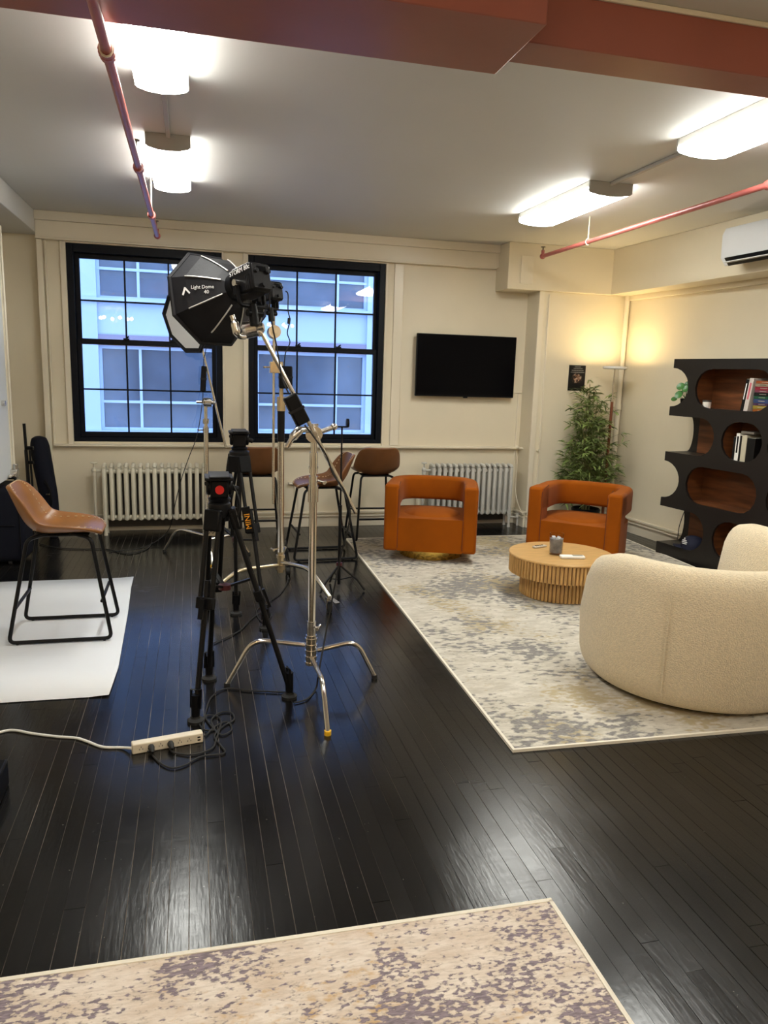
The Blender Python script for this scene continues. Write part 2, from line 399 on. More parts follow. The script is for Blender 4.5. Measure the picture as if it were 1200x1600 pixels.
struct('wall_left', MB().box(XL-.2, XL, YN, 7.5, 0, HC), wallm, flat=True)
struct('wall_front', MB().box(XL-.2, 5.6, YN-.2, YN, 0, HC), wallm, flat=True)
# soffits
struct('trim_1', MB().box(XL, -1.262, YN, YB+.1, 2.565, HC), ceilm, bevel=.004)
def XS(y): return 3.975+(6.88-y)*.042
sf = MB().box(2.885, 4.6, 6.88, YB+.1, 2.315, HC-.001)
struct('trim_2', sf, wallm, bevel=.004)
struct('trim_3', MB().quadbox([(XS(6.9), 6.9, 2.315), (XS(YN), YN, 2.315), (5.4, YN, 2.315), (5.4, 6.9, 2.315), (XS(6.9), 6.9, HC-.001), (XS(YN), YN, HC-.001), (5.4, YN, HC-.001), (5.4, 6.9, HC-.001)]), wallm, bevel=.004)
# thin moulding under the right soffit and pipe chase in the corner
mo = MB().quadbox([(XW(6.9)-.035, 6.9, 2.27), (XW(2)-.035, 2, 2.27), (XW(2)+.02, 2, 2.27), (XW(6.9)+.02, 6.9, 2.27), (XW(6.9)-.035, 6.9, 2.316), (XW(2)-.035, 2, 2.316), (XW(2)+.02, 2, 2.316), (XW(6.9)+.02, 6.9, 2.316)])
struct('trim_4', mo, trimm, bevel=.004)
tag(B('corner_pipe', MB().cyl((4.165, 6.885, .0), (4.165, 6.885, 2.315), .024, n=14).cyl((4.165, 6.885, 1.2), (4.165, 6.885, 1.26), .03, n=14), trimm), 'cream painted vertical pipe rising in the corner behind the floor lamp', 'pipe')
# header beam above windows with steps
hd = MB().box(-1.262, 2.885, YB-.085, YB, 2.665, HC-.001).box(-1.262, 2.885, YB-.065, YB, 2.53, 2.665).box(-1.262, 2.86, YB-.08, YB, 2.515, 2.532)
struct('trim_5', hd, trimm, bevel=.003)
# panel moulding around windows, sill ledge
pm = MB()
pm.box(-1.262, -1.215, YB-.05, YB, .0, 2.515).box(-1.205, -1.193, YB-.022, YB, .775, 2.515)
for a, b in (w1, w2):
    pm.box(a-.045, a, YB-.03, YB, wz[0]-.03, wz[1]+.012).box(b, b+.018, YB-.02, YB, wz[0]-.03, wz[1]+.012)
    pm.box(a-.03, b+.018, YB-.03, YB, wz[1], wz[1]+.012)
struct('trim_6', pm, trimm, bevel=.003)
struct('trim_7', MB().box(-1.2, 3.236, YB-.05, YB, .775, .795).box(-1.2, 3.236, YB-.035, YB, .765, .775), trimm, bevel=.004)
struct('trim_8', MB().box(1.86, 1.95, YB-.012, YB, .8, 2.515).box(3.236, 3.29, YR-.012, YR+.0, .15, 2.315).box(3.335, 3.35, YR-.012, YR, .15, 2.29), trimm, bevel=.003)
struct('trim_9', MB().box(3.01, 3.14, 6.872, 6.88, 2.37, 2.62), trimm, bevel=.003)
# baseboards
def base(name, a, b, nrm):
    mb = MB(); a = V(a); b = V(b); nv = V(nrm)
    for z0, z1, t in ((0, .100, .020), (.100, .113, .036), (.113, .131, .014), (.131, .150, .034)):
        mb.quadbox([a+V((0, 0, z0)), b+V((0, 0, z0)), b+nv*t+V((0, 0, z0)), a+nv*t+V((0, 0, z0)), a+V((0, 0, z1)), b+V((0, 0, z1)), b+nv*t+V((0, 0, z1)), a+nv*t+V((0, 0, z1))])
    struct(name, mb, trimm, bevel=.002)
base('baseboard_back', (-1.215, YB, 0), (3.236, YB, 0), (0, -1, 0))
base('baseboard_back_right', (3.236, YR, 0), (4.2, YR, 0), (0, -1, 0))
base('baseboard_right', (XW(6.92), 6.92, 0), (XW(0), 0, 0), (-1, 0, 0))
base('baseboard_side', (3.236, YB, 0), (3.236, YR, 0), (-1, 0, 0))
base('baseboard_back_left', (XL, YB+.09, 0), (-1.262, YB+.09, 0), (0, -1, 0))
# red beam
bmx = MB().box(1.03, 5.2, 2.50, 2.67, 2.57, HC-.001).box(XL, 1.03, 2.27, 2.67, 2.525, HC-.001)
struct('trim_10', bmx, redm, bevel=.004)
struct('trim_11', MB().box(1.03, 5.2, 2.488, 2.50, 2.722, HC-.001), trimm, bevel=.003)

# windows
def window(name, a, b):
    z0, z1 = wz; w = b-a
    r = tag(thing(name, None, None, ((a+b)/2, YB, z0)), kind='structure')
    fr = MB().box(a, a+.055, YB+.0, YB+.12, z0, z1).box(b-.055, b, YB, YB+.12, z0, z1).box(a+.055, b-.055, YB, YB+.12, z1-.07, z1).box(a+.055, b-.055, YB, YB+.13, z0, z0+.04)
    B('window_frame', fr, blackwin, r, bevel=.004)
    zm = (z0+z1)/2+.03
    for nm, s0, s1, yy in (('upper_sash', zm-.02, z1-.07, YB+.075), ('lower_sash', z0+.04, zm+.025, YB+.035)):
        A, C = a+.055, b-.055; t = .035
        sm = MB().box(A, A+t, yy, yy+.035, s0, s1).box(C-t, C, yy, yy+.035, s0, s1).box(A+t, C-t, yy, yy+.035, s1-.04, s1).box(A+t, C-t, yy, yy+.035, s0, s0+.045)
        sa = B(nm, sm, blackwin, r, bevel=.003)
        gx0, gx1, gz0, gz1 = A+t, C-t, s0+.045, s1-.04
        mu = []
        for k in (1, 2): x = gx0+(gx1-gx0)*k/3; mu.append(MB().box(x-.007, x+.007, yy+.006, yy+.03, gz0, gz1))
        z = (gz0+gz1)/2-.01; mu.append(MB().box(gx0, gx1, yy+.008, yy+.028, z-.007, z+.007))
        for q in mu: B('muntin', q, blackwin, sa)
        for i in range(3):
            for j in range(2):
                x0 = gx0+(gx1-gx0)*i/3+(.007 if i else 0); x1 = gx0+(gx1-gx0)*(i+1)/3-(.007 if i < 2 else 0)
                q0, q1 = (gz0, z-.007) if j == 0 else (z+.007, gz1)
                B('pane', MB().box(x0, x1, yy+.016, yy+.020, q0, q1), panem, sa, flat=True)
    for x in (a+w*.36, a+w*.66): B('sash_lock', MB().box(x-.025, x+.025, YB+.01, YB+.035, zm+.025, zm+.04).cyl((x, YB+.02, zm+.04), (x+.02, YB+.01, zm+.055), .007, n=8), blackwin, r)
    return r
window('window_1', *w1); window('window_2', *w2)

# building across the street
K = 20/14; YF = 20
def fx(x): return x*K
def fz(z): return 1.5+(z-1.5)*K
bld = thing('office_building', 'pale building across the street seen blue through both windows', 'building', (2, YF, -6))
wl = MB(); pit_x, pit_z = 2.67, 2.228
rows = range(-3, 4); cols = range(-3, 5)
for j in rows:
    zb = .37+j*pit_z
    wl.box(fx(-12), fx(16), YF-.0, YF+.5, fz(zb+1.63), fz(zb+pit_z))   # spandrels
for i in cols: wl.box(fx(-2.07+i*pit_x-.15), fx(-2.07+i*pit_x+.51), YF-.12, YF+.5, fz(.37-3*pit_z), fz(.37+4*pit_z))
wl.box(fx(-12), fx(16), YF+.5, YF+1, fz(.37-3*pit_z), fz(.37+4*pit_z))
B('wall', wl, facadem, bld, flat=True)
lg = MB(); bd = MB()
for j in rows:
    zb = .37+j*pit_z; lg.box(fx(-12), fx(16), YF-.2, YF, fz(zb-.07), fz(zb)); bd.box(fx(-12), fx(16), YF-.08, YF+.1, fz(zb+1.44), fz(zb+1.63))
B('window_ledges', lg, facadem, bld, flat=True); B('painted_shade_band', bd, facadeb, bld, flat=True)  # mauve strip above the panes: shade and reflection painted as colour
for i in cols:
    for j in rows:
        x0 = -1.56+i*pit_x; x1 = x0+2.01; zb = .37+j*pit_z; zt = zb+1.44
        fr = MB(); t = .045
        fr.box(fx(x0), fx(x0+t), YF+.05, YF+.2, fz(zb), fz(zt)).box(fx(x1-t), fx(x1), YF+.05, YF+.2, fz(zb), fz(zt))
        for xm in ((x0+.67,) if i % 2 == 0 else (x0+1.47,)): fr.box(fx(xm-t/2), fx(xm+t/2), YF+.05, YF+.2, fz(zb), fz(zt))
        for zz in (zb, zb+.47, zt-t): fr.box(fx(x0), fx(x1), YF+.04, YF+.2, fz(zz), fz(zz+t))
        if i in (-1, 0, 1, 2) and j in (-1, 0, 1):
            f = B('window', fr, facadem, bld, flat=True)
            for xa, xb in (((x0, x0+.67), (x0+.67, x1)) if i % 2 == 0 else ((x0, x0+1.47), (x0+1.47, x1))):
                for q0, q1 in ((zb, zb+.47), (zb+.47, zt)): B('pane', MB().box(fx(xa), fx(xb), YF+.14, YF+.16, fz(q0), fz(q1)), farglass, f, flat=True)
        else:
            f = B('window', fr, facadem, bld, flat=True); B('pane', MB().box(fx(x0), fx(x1), YF+.14, YF+.16, fz(zb), fz(zt)), farglass, f, flat=True)
struct('ground', MB().box(-30, 40, 8, YF+2, -6.2, -6.0), mat('asphalt', (.05, .05, .055), .9), flat=True)

# ================================================================== CEILING THINGS
def ceiling_light(x0, x1, y0, y1, label):
    xc = (x0+x1)/2; w = (x1-x0)
    r = thing('ceiling_light', label, 'ceiling light', (xc, (y0+y1)/2, HC), group='wraparound ceiling lights')
    zt = HC; pb = MB().box(x0+.002, x1-.002, y0+.012, y1-.012, zt-.038, zt)
    B('fixture_body', pb, whitem, r, bevel=.003)
    prof = [(-w/2, -.038), (-w/2, -.060), (-w/2+.012, -.070), (-w*.25, -.081), (0, -.085), (w*.25, -.081), (w/2-.012, -.070), (w/2, -.060), (w/2, -.038)]
    mb = MB(); mb.poly([prof], lambda u, v: (xc+u, y0+.012, zt+v), lambda u, v: (xc+u, y1-.012, zt+v)); B('diffuser', mb, diffm, r, ang=30)
    for e0, e1 in ((y0, y0+.013), (y1-.013, y1)):
        pr = [(u*1.02, v*1.02+(.035*1.02-.035)) for u, v in prof]; pr[0] = (-w/2*1.02, -.001); pr[-1] = (w/2*1.02, -.001)
        mb = MB(); mb.poly([pr], lambda u, v: (xc+u, e0, zt+v), lambda u, v: (xc+u, e1, zt+v)); B('end_cap', mb, mat('grey fixture end cap', (.42, .41, .37), .5), r)
    return r
ceiling_light(-.222, -.002, 2.69, 3.68, 'bright ceiling light above the camera stands, partly cut off by the red beam')
ceiling_light(-.232, .002, 4.56, 5.62, 'bright ceiling light nearest the left window, short grey end cap showing')
ceiling_light(2.46, 2.76, 2.7, 3.72, 'bright ceiling light cut off by the right edge of the picture')
ceiling_light(2.46, 2.76, 4.62, 5.72, 'bright ceiling light nearest the back wall above the orange chairs')
for x, ya, yb_, lab in ((-.112, 3.68, 4.56, 'grey ceiling conduit joining the two left ceiling lights'), (2.61, 3.72, 4.62, 'grey ceiling conduit joining the two right ceiling lights'), (2.61, 5.72, 5.95, 'short conduit stub beyond the right ceiling light')):
    tag(B('ceiling_conduit', MB().box(x-.012, x+.012, ya, yb_, HC-.022, HC-.001), mat('greyish conduit paint', (.45, .43, .39), .5), bevel=.004), lab, 'conduit')
# other lights of the same room behind the camera
ceiling_light(-.245, .02, -.6, .5, 'ceiling light behind the camera on the left')
ceiling_light(2.46, 2.76, -.6, .5, 'ceiling light behind the camera on the right')

def chandelier(x, y, label):
    r = thing('chandelier', label, 'chandelier', (x, y, HC), group='chandeliers behind the camera')
    B('stem', MB().cyl((x, y, HC), (x, y, 2.3), .01).cyl((x, y, HC), (x, y, HC-.03), .06), brass, r)
    for k in range(6):
        a = k*pi/3+.2; p = V((x+cos(a)*.3, y+sin(a)*.3, 2.36))
        B('arm', MB().tube(smooth([(x, y, 2.32), (x+cos(a)*.17, y+sin(a)*.17, 2.27), p], 4), .006, 6), brass, r); B('bulb', MB().sphere(p+V((0, 0, .03)), .032, 10), bulbm, r)
chandelier(-1.45, -1.5, 'warm bulb chandelier behind the camera on the left'); chandelier(1.7, -1.5, 'warm bulb chandelier behind the camera on the right')

# sprinkler pipes
def sprinkler(x, y0, y1, z, label, joints, hangers, end_up):
    r = thing('sprinkler_pipe', label, 'sprinkler pipe', (x, y1, z))
    B('pipe', MB().cyl((x, y0, z), (x, y1, z), .017, n=14), pipem, r)
    for y in joints: B('coupling', MB().cyl((x, y-.028, z), (x, y+.028, z), .026, n=14).sphere((x, y, z), .028, 12), pipem, r)
    for y in hangers: B('hanger', MB().tube([(x+.02*cos(a), y, z+.024*sin(a)) for a in [i*pi/5-pi/2 for i in range(11)]], .004, 6, closed=False).cyl((x, y, z+.02), (x, y, HC), .005, n=8), trimm, r)
    B('end_elbow', MB().sphere((x, y1, z), .026, 12).cyl((x, y1, z), (x, y1, z+.05), .014, n=10), pipem, r)
    for y in end_up:
        B('sprinkler_head', MB().cyl((x+.0, y, z), (x, y, z+.075), .007, n=8).cyl((x, y, z+.075), (x, y, z+.08), .02, n=12), mat('dark brass', (.12, .09, .05), .4, metal=.7), r)
sprinkler(-.252, .9, 6.32, 2.48, 'mauve red sprinkler pipe running over the tripods toward the left window', (2.78, 4.25, 5.5), (2.75, 5.5), (4.05, 6.15))
sprinkler(3.0, 2.4, 6.40, 2.55, 'orange red sprinkler pipe running along the right side toward the back wall', (3.65,), (5.6, 3.2), (6.40,))

# air conditioner on the right soffit
def ac():
    y0, y1 = 4.2, 5.13; zt, zb = 2.635, 2.365
    r = thing('air_conditioner', 'pale grey wall air conditioner high on the right wall', 'air conditioner', (XS(4.7), 4.7, zb))
    def sh(o): return [(0, zb+.03+o), (-.155, zb), (-.20, zb+.055), (-.205, zt-.05), (-.18, zt), (0, zt)]
    mb = MB(); mb.poly([sh(0)], lambda u, v: (XS(y0)+u, y0, v), lambda u, v: (XS(y1)+u, y1, v)); B('housing', mb, acm, r, bevel=.008)
    B('air_outlet', MB().quadbox([(XS(y1)-.16, y1-.05, zb-.004), (XS(y0)-.16, y0+.02, zb-.004), (XS(y0)-.203, y0+.02, zb+.05), (XS(y1)-.203, y1-.05, zb+.05), (XS(y1)-.15, y1-.05, zb+.02), (XS(y0)-.15, y0+.02, zb+.02), (XS(y0)-.18, y0+.02, zb+.06), (XS(y1)-.18, y1-.05, zb+.06)]), blackpl, r)
    B('vane', MB().beam((XS(y1)-.19, y1-.06, zb+.018), (XS(y0)-.19, y0+.03, zb+.018), .045, .006), acm, r)
ac()

# ================================================================== BACK WALL THINGS
def radiator(x0, n, pitch, y, mt, label, valve_h):
    z0, z1 = .03, .625
    r = thing('radiator', label, 'radiator', (x0+n*pitch/2, y, 0))
    for k in range(n):
        x = x0+pitch*(k+.5); mb = MB()
        for dy in (-.055, 0, .055):
            zb = .14 if 0 < k < n-1 else .10
            mb.tube([(x, y+dy, zb), (x, y+dy, zb+.02), (x, y+dy, .35), (x, y+dy, z1-.035), (x, y+dy, z1-.01)], [.014, .0185, .0185, .0185, .010], 8)
        mb.tube([(x, y-.07, z1-.02), (x, y-.04, z1-.004), (x, y+.04, z1-.004), (x, y+.07, z1-.02)], [.012, .019, .019, .012], 8)
        mb.tube([(x, y-.06, .15), (x, y+.06, .15)], .02, 8)
        if k in (0, n-1):
            for dy in (-.06, .06): mb.tube([(x, y+dy, .14), (x, y+dy, .04), (x, y+dy, 0)], [.018, .012, .018], 8)
        B('section', mb, mt, r)
    B('hub', MB().cyl((x0+.01, y, .15), (x0+n*pitch-.01, y, .15), .022, n=10).cyl((x0+.01, y, z1-.06), (x0+n*pitch-.01, y, z1-.06), .02, n=10), mt, r)
    B('gap_shade_sheet', MB().box(x0+.02, x0+n*pitch-.02, y+.082, y+.088, .05, z1-.05), mat('dark gap shade and dirt', (.06, .05, .04), .8), r)  # added dark sheet: shade and dirt between the sections, put into its colour
    xv = x0-.055
    v = B('valve', MB().cyl((xv, y, 0), (xv, y, .60), .014, n=10).cyl((xv, y, .53), (xv, y, .56), .022, n=10).cyl((xv, y, .57), (x0+.02, y, .57), .013, n=10).sphere((xv, y, .575), .025).cyl((xv, y, .59), (xv, y, .635), .008, n=8), mt, r)
    B('valve_handle', MB().lathe((xv, y, .635), [(0, 0), (.026, 0), (.03, .006), (.026, .014), (0, .014)], 10), mt, v)
    return r
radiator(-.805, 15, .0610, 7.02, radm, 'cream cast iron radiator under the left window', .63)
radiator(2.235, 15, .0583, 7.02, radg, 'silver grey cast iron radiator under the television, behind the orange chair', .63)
tag(B('heating_pipe', MB().tube(fillet([(3.12, 7.02, .09), (3.20, 7.02, .09), (3.20, 7.02, 0)], .02), .011, 8).sphere((3.2, 7.02, .09), .022).cyl((3.2, 7.02, .10), (3.2, 7.02, .13), .02, n=10), radg), 'short silver heating pipe with cap at the end of the grey radiator', 'pipe')

# television
tvb = thing('television', 'black flat screen television switched off on the back wall', 'television', (2.6, YB, 1.3))
B('wall_mount', MB().box(2.4, 2.8, YB-.05, YB, 1.45, 1.75), blackpl, tvb)
B('housing', MB().box(2.084, 3.108, YB-.085, YB-.05, 1.29, 1.883), blackpl, tvb, bevel=.006)
B('screen', MB().box(2.092, 3.10, YB-.087, YB-.084, 1.305, 1.875), screenm, tvb)
B('sensor', MB().box(2.58, 2.62, YB-.086, YB-.07, 1.278, 1.292), blackpl, tvb)
tag(B('cable_channel', MB().box(3.1, 3.225, YB-.012, YB, 1.335, 1.347).box(3.19, 3.202, YB-.012, YB, .79, 1.347).box(3.185, 3.197, YB-.012, YB, .15, .77), trimm, bevel=.002), 'thin cream cable channel running from the television down the wall', 'cable channel')
tag(B('cable_loop', MB().tube(smooth([(3.20, YB-.02, .76), (3.215, YB-.03, .6), (3.205, YB-.06, .35), (3.20, 7.0, .2), (3.215, 6.885, .165), (3.5, 6.885, .162), (3.9, 6.885, .162)], 8), .005, 6), trimm), 'loose cream cable hanging from the ledge to the baseboard behind the orange chair', 'cable')
tag(B('ledge_bracket', MB().cyl((3.22, YB-.06, .785), (3.33, 6.90, .785), .012, n=8).sphere((3.2, YB-.04, .79), .018), trimm), 'small pipe elbow at the right end of the window ledge', 'pipe')
wp = thing('wall_panel', 'small cream box with shelf edge low on the wall behind the middle stool', 'wall box', (.98, YB, .15))
B('panel', MB().box(.93, 1.07, YB-.02, YB, .15, .42).box(.96, 1.04, YB-.028, YB, .16, .40), trimm, wp, bevel=.003); B('cap', MB().box(.87, 1.13, YB-.04, YB, .42, .44), trimm, wp, bevel=.003)

# poster: night photograph with pale lettering lines
def poster():
    x0, x1, z0, z1 = 3.604, 3.785, 1.382, 1.630; y = YR
    m = bpy.data.materials.new('poster print'); m.use_nodes = True; n = m.node_tree.nodes; l = m.node_tree.links; b = n['Principled BSDF']; b.inputs['Roughness'].default_value = .3
    tcn = n.new('ShaderNodeTexCoord'); mp = n.new('ShaderNodeMapping'); mp.inputs['Location'].default_value = (-.02, 0, .05); mp.inputs['Scale'].default_value = (16, 1, 18)
    gr = n.new('ShaderNodeTexGradient'); gr.gradient_type = 'SPHERICAL'; l.new(tcn.outputs['Object'], mp.inputs[0]); l.new(mp.outputs[0], gr.inputs[0])
    ns = n.new('ShaderNodeTexNoise'); ns.inputs['Scale'].default_value = 38; ns.inputs['Detail'].default_value = 4; l.new(tcn.outputs['Object'], ns.inputs[0])
    rr_ = n.new('ShaderNodeValToRGB'); ramp(rr_, [(.42, (.006, .005, .005)), (.52, (.22, .10, .05)), (.62, (.55, .42, .33))]); l.new(ns.outputs['Fac'], rr_.inputs[0])
    r2 = n.new('ShaderNodeValToRGB'); ramp(r2, [(.05, (0, 0, 0)), (.4, (1, 1, 1))]); l.new(gr.outputs['Fac'], r2.inputs[0])
    mx = n.new('ShaderNodeMix'); mx.data_type = 'RGBA'; l.new(r2.outputs[0], mx.inputs[0]); mx.inputs[6].default_value = (.006, .006, .006, 1); l.new(rr_.outputs[0], mx.inputs[7]); l.new(mx.outputs[2], b.inputs['Base Color'])
    t = thing('poster', 'small dark poster with a shadowy picture above the bamboo plant', 'poster', ((x0+x1)/2, y, z0))
    o = B('print', MB().box(x0, x1, y-.004, y-.001, z0, z1), m, t, loc=None)
    o.location = V((0, 0, (z1-z0)/2)); 
    for v in o.data.vertices: v.co.z -= (z1-z0)/2
    ln = MB()
    for z, a, b_ in ((1.615, .06, .12), (1.599, .05, .14), (1.580, .03, .155), (1.561, .02, .165)):
        x = x0+a
        while x < x0+b_:
            w = random.uniform(.006, .013); ln.box(x, x+w, y-.0048, y-.0042, z-.003, z+.003); x += w+.003
    B('lettering', ln, mat('grey print', (.35, .34, .32), .5), t, flat=True)
poster()

# ================================================================== STOOLS (local: facing +X)
def stool(label, leather, sl):
    r = thing('counter_stool', label, 'stool', (0, 0, 0), group='leather counter stools')
    # side profile (x, z) front to back top, width, edge lift
    pr = [(.212, .572, .10, .002), (.205, .585, .145, .006), (.17, .596, .185, .014), (.08, .594, .205, .028), (-.04, .584, .212, .040), (-.12, .592, .215, .050), (-.172, .640, .215, .052), (-.207, .72, .205, .046), (-.237, .80, .185, .030), (-.250, .835, .15, .014), (-.252, .845, .11, .004)]
    mb = MB(); n = 10
    for i, (x, z, hw, e) in enumerate(pr):
        a = pr[max(i-1, 0)]; c = pr[min(i+1, len(pr)-1)]; t = V((c[0]-a[0], 0, c[1]-a[1])).normalized(); nn = V((-t.z, 0, t.x))*-1
        if nn.z < 0 and abs(nn.z) > .5: nn = -nn
        if i > 4 and nn.x < 0: nn = -nn
        for k in range(n+1):
            s_ = -1+2*k/n; q = V((x, s_*hw, z))+nn*(abs(s_)**3*e*1.6); mb.v.append(q)
    for i in range(len(pr)-1):
        for k in range(n): mb.f.append((i*(n+1)+k, i*(n+1)+k+1, (i+1)*(n+1)+k+1, (i+1)*(n+1)+k))
    B('seat_shell', mb, leather, r, subsurf=2, solid=.022, ang=180)
    st = MB(); edge = [mb.v[i*(n+1)+1] for i in range(len(pr))] + [mb.v[(len(pr)-1)*(n+1)+k] for k in range(2, n-1)] + [mb.v[i*(n+1)+n-1] for i in range(len(pr)-1, -1, -1)] + [mb.v[k] for k in range(n-2, 1, -1)]
    ep = smooth(edge, 6, closed=True)
    for i in range(0, len(ep), 2):
        p, q = ep[i], ep[(i+1) % len(ep)]; p2 = p.lerp(q, .15); q2 = p.lerp(q, .8)
        up = V((0, 0, .013)) if p.x > -.12 else V((.013, 0, .005)); p2 = V((p2.x, p2.y*.93, p2.z)); q2 = V((q2.x, q2.y*.93, q2.z)); st.beam(p2+up, q2+up, .005, .004)
    for k in range(2, 9):   # cross seam at the bend
        y = -.19+.38*(k-1)/8; st.beam((-.125, y, .612), (-.125, y+.022, .612), .004, .003)
    tag(B('stitching', st, stitch, r, flat=True), kind='stuff')
    for s_ in (-1, 1):
        pts = fillet([(.06*-1, s_*.10, .585), (-.155, s_*.155, .565), (-.262, s_*.205, .012), (.258, s_*.205, .012), (.165, s_*.155, .565), (.05, s_*.10, .585)], .035)
        B('sled_leg', MB().tube(pts, .0105, 10), blackmet, r)
    for x, z in ((-.222, .20), (.212, .22)): B('stretcher', MB().cyl((x, -.19, z), (x, .19, z), .009, n=10), blackmet, r)
    B('seat_frame', MB().box(-.13, .15, -.13, .13, .572, .582), blackmet, r, bevel=.003)
    for sx_ in (-.22, .22):
        for s_ in (-1, 1): B('glide', MB().cyl((sx_, s_*.205, 0), (sx_, s_*.205, .006), .008, n=8), blackpl, r)
    return r
s1 = stool('light tan leather counter stool standing alone on the white paper', leatht, 1)
sb = stool('brown leather counter stool nearest the phone stand, its back turned to the right', leathb, 1)
s1.location = (-.715, 4.40, .006)
s1.scale = (1, 1, 1)
sb.location = (1.0, 6.02, 0); sb.rotation_euler.z = pi+.05
sc_ = copy_tree(sb); sc_.location = (1.60, 6.70, 0); sc_.rotation_euler.z = pi/2; sc_['label'] = 'brown leather counter stool left of the orange chair by the back wall'
sd = copy_tree(sb); sd.location = (.535, 6.72, 0); sd.rotation_euler.z = pi/2-.03; sd['label'] = 'brown leather counter stool behind the tripods under the gap between windows'

# ================================================================== ORANGE SWIVEL CHAIRS (local: facing -Y)
def orange_chair(label):
    r = thing('swivel_chair', label, 'armchair', (0, 0, 0), group='orange swivel chairs')
    W_, D_ = .37, .35; t = .115; HT = .62
    path = [];  hw = W_-t/2
    pts = [(-hw, -D_+.02)] + [(-hw, -.02)]
    for k in range(1, 16): a = pi-pi*k/16; pts.append((cos(a)*hw*(1.0), .02+(abs(sin(a))**.75)*(D_-t/2-.02)))
    pts = [(-hw, -D_+.02), (-hw, -.15)] + [(math.copysign(abs(cos(pi-pi*k/16))**.62, cos(pi-pi*k/16))*hw, -.02+(sin(pi*k/16)**.62)*(D_+.02-t/2)) for k in range(0, 17)] + [(hw, -.15), (hw, -D_+.02)]
    P = smooth([(a, b, 0) for a, b in pts], 3)
    for i, p in enumerate(P):
        a = P[max(i-1, 0)]; c = P[min(i+1, len(P)-1)]; tt = (c-a).normalized(); path.append((p+V((0, 0, HT-.1)), V((tt.y, -tt.x, 0))*-1))
    band = MB().sweep(path, rr(t, .20, .03, 3)); B('backrest_band', band, orangem, r, ang=50)
    for s_ in (-1, 1):
        x0, x1 = sorted((s_*(W_-t), s_*W_)); pb = MB().box(x0, x1, -D_, -D_+.20, .085, HT+.002); B('arm_panel', pb, orangem, r, bevel=.022, seg=3)
        ln = MB().tube(fillet([(s_*(W_-t+.004), -D_-.001+.012, .11), (s_*(W_-t+.004), -D_+.01, HT-.02), (s_*(W_-t+.004), -D_+.19, HT+.002)], .03), .0035, 6); B('piping', ln, orangeseam, r)
    # seat block
    sp = []
    hx, y0, y1 = .262, -D_+.012, D_-.045
    lp = [(-hx, y0), (hx, y0), (hx, -D_+.16), (.345, -D_+.16), (.352, -.05)] + [(.352*cos(a)**.62, -.02+(y1+.02)*sin(a)**.62) for a in [pi/2*k/8 for k in range(1, 8)]] + [(0, y1)] + [(-(.352*cos(a)**.62), -.02+(y1+.02)*sin(a)**.62) for a in [pi/2*k/8 for k in range(7, 0, -1)]] + [(-.352, -.05), (-.345, -D_+.16), (-hx, -D_+.16)]
    lp0 = [(-hx, y0), (hx, y0)] + [(hx*cos(a)**.5 if cos(a) > 0 else 0, .06+(y1-.06)*sin(a)**.7) for a in [pi/2*k/8 for k in range(0, 8)]] + [(0, y1)] + [(-(hx*cos(a)**.5), .06+(y1-.06)*sin(a)**.7) for a in [pi/2*k/8 for k in range(7, -1, -1)]]
    mb = MB(); mb.poly([lp], lambda u, v: (u, v, .085), lambda u, v: (u, v, .355)); B('seat', mb, orangem, r, bevel=.03, seg=4)
    B('seat_crown', MB().lathe((0, -.02, .347), [(.245, 0), (.22, .018), (.12, .03), (0, .034)], 28), orangem, r)
    B('swivel_base', MB().lathe((0, 0, 0), [(0, 0), (.262, 0), (.265, .004), (.265, .075), (.26, .08), (0, .08)], 48), goldm, r)
    return r
oc = orange_chair('burnt orange open back swivel chair on gold base, left of the coffee table')
oc.location = (1.925, 5.92, .012); oc.rotation_euler.z = rad(-20)
oc2 = copy_tree(oc); oc2.location = (3.12, 5.56, .012); oc2.rotation_euler.z = rad(-42); oc2['label'] = 'burnt orange open back swivel chair behind the coffee table near the plant'

# ================================================================== RUGS, PAPER
def rug(name, label, cx_, cy_, w, d, a, mt, wav=0):
    r = thing(name, label, 'rug', (cx_, cy_, 0), a)
    mb = MB(); nx, ny = 40, 40
    def P(i, j):
        u = -w/2+w*i/nx; v = -d/2+d*j/ny; return V((u, v, .010+.0015*sin(u*5)*cos(v*4)))
    for j in range(ny+1):
        for i in range(nx+1): mb.v.append(P(i, j))
    for j in range(ny):
        for i in range(nx): q = j*(nx+1)+i; mb.f.append((q, q+1, q+nx+2, q+nx+1))
    o = bpy.data.objects.new('pile', None)
    me = bpy.data.meshes.new('pile'); me.from_pydata([tuple(v) for v in mb.v], [], mb.f); me.materials.append(mt)
    for p in me.polygons: p.use_smooth = True
    o = bpy.data.objects.new('pile', me); COL.objects.link(o); o.parent = r
    e = MB(); t = .009
    for x0, x1, y0, y1 in ((-w/2-t, w/2+t, -d/2-t, -d/2+.003), (-w/2-t, w/2+t, d/2-.003, d/2+t), (-w/2-t, -w/2+.003, -d/2, d/2), (w/2-.003, w/2+t, -d/2, d/2)): e.box(x0, x1, y0, y1, 0, .0125)
    me = bpy.data.meshes.new('binding'); me.from_pydata([tuple(v) for v in e.v], [], e.f); me.materials.append(bindm)
    o = bpy.data.objects.new('binding', me); COL.objects.link(o); o.parent = r
    return r
rug('area_rug', 'large grey beige distressed rug under the seating group', 2.615, 4.555, 2.66, 3.93, rad(-1.2), rugA)
rug('area_rug', 'cream and mauve distressed rug at the bottom of the picture', -.32, .75, 2.58, 2.04, rad(-.5), rugB)
pp = MB(); edge = [(-.435, 5.494), (-.432, 5.215), (-.409, 4.654), (-.397, 4.199), (-.386, 3.779), (-.397, 3.446)]
ny = 5; lx = [1, .97, .85, .5, .2, 0]
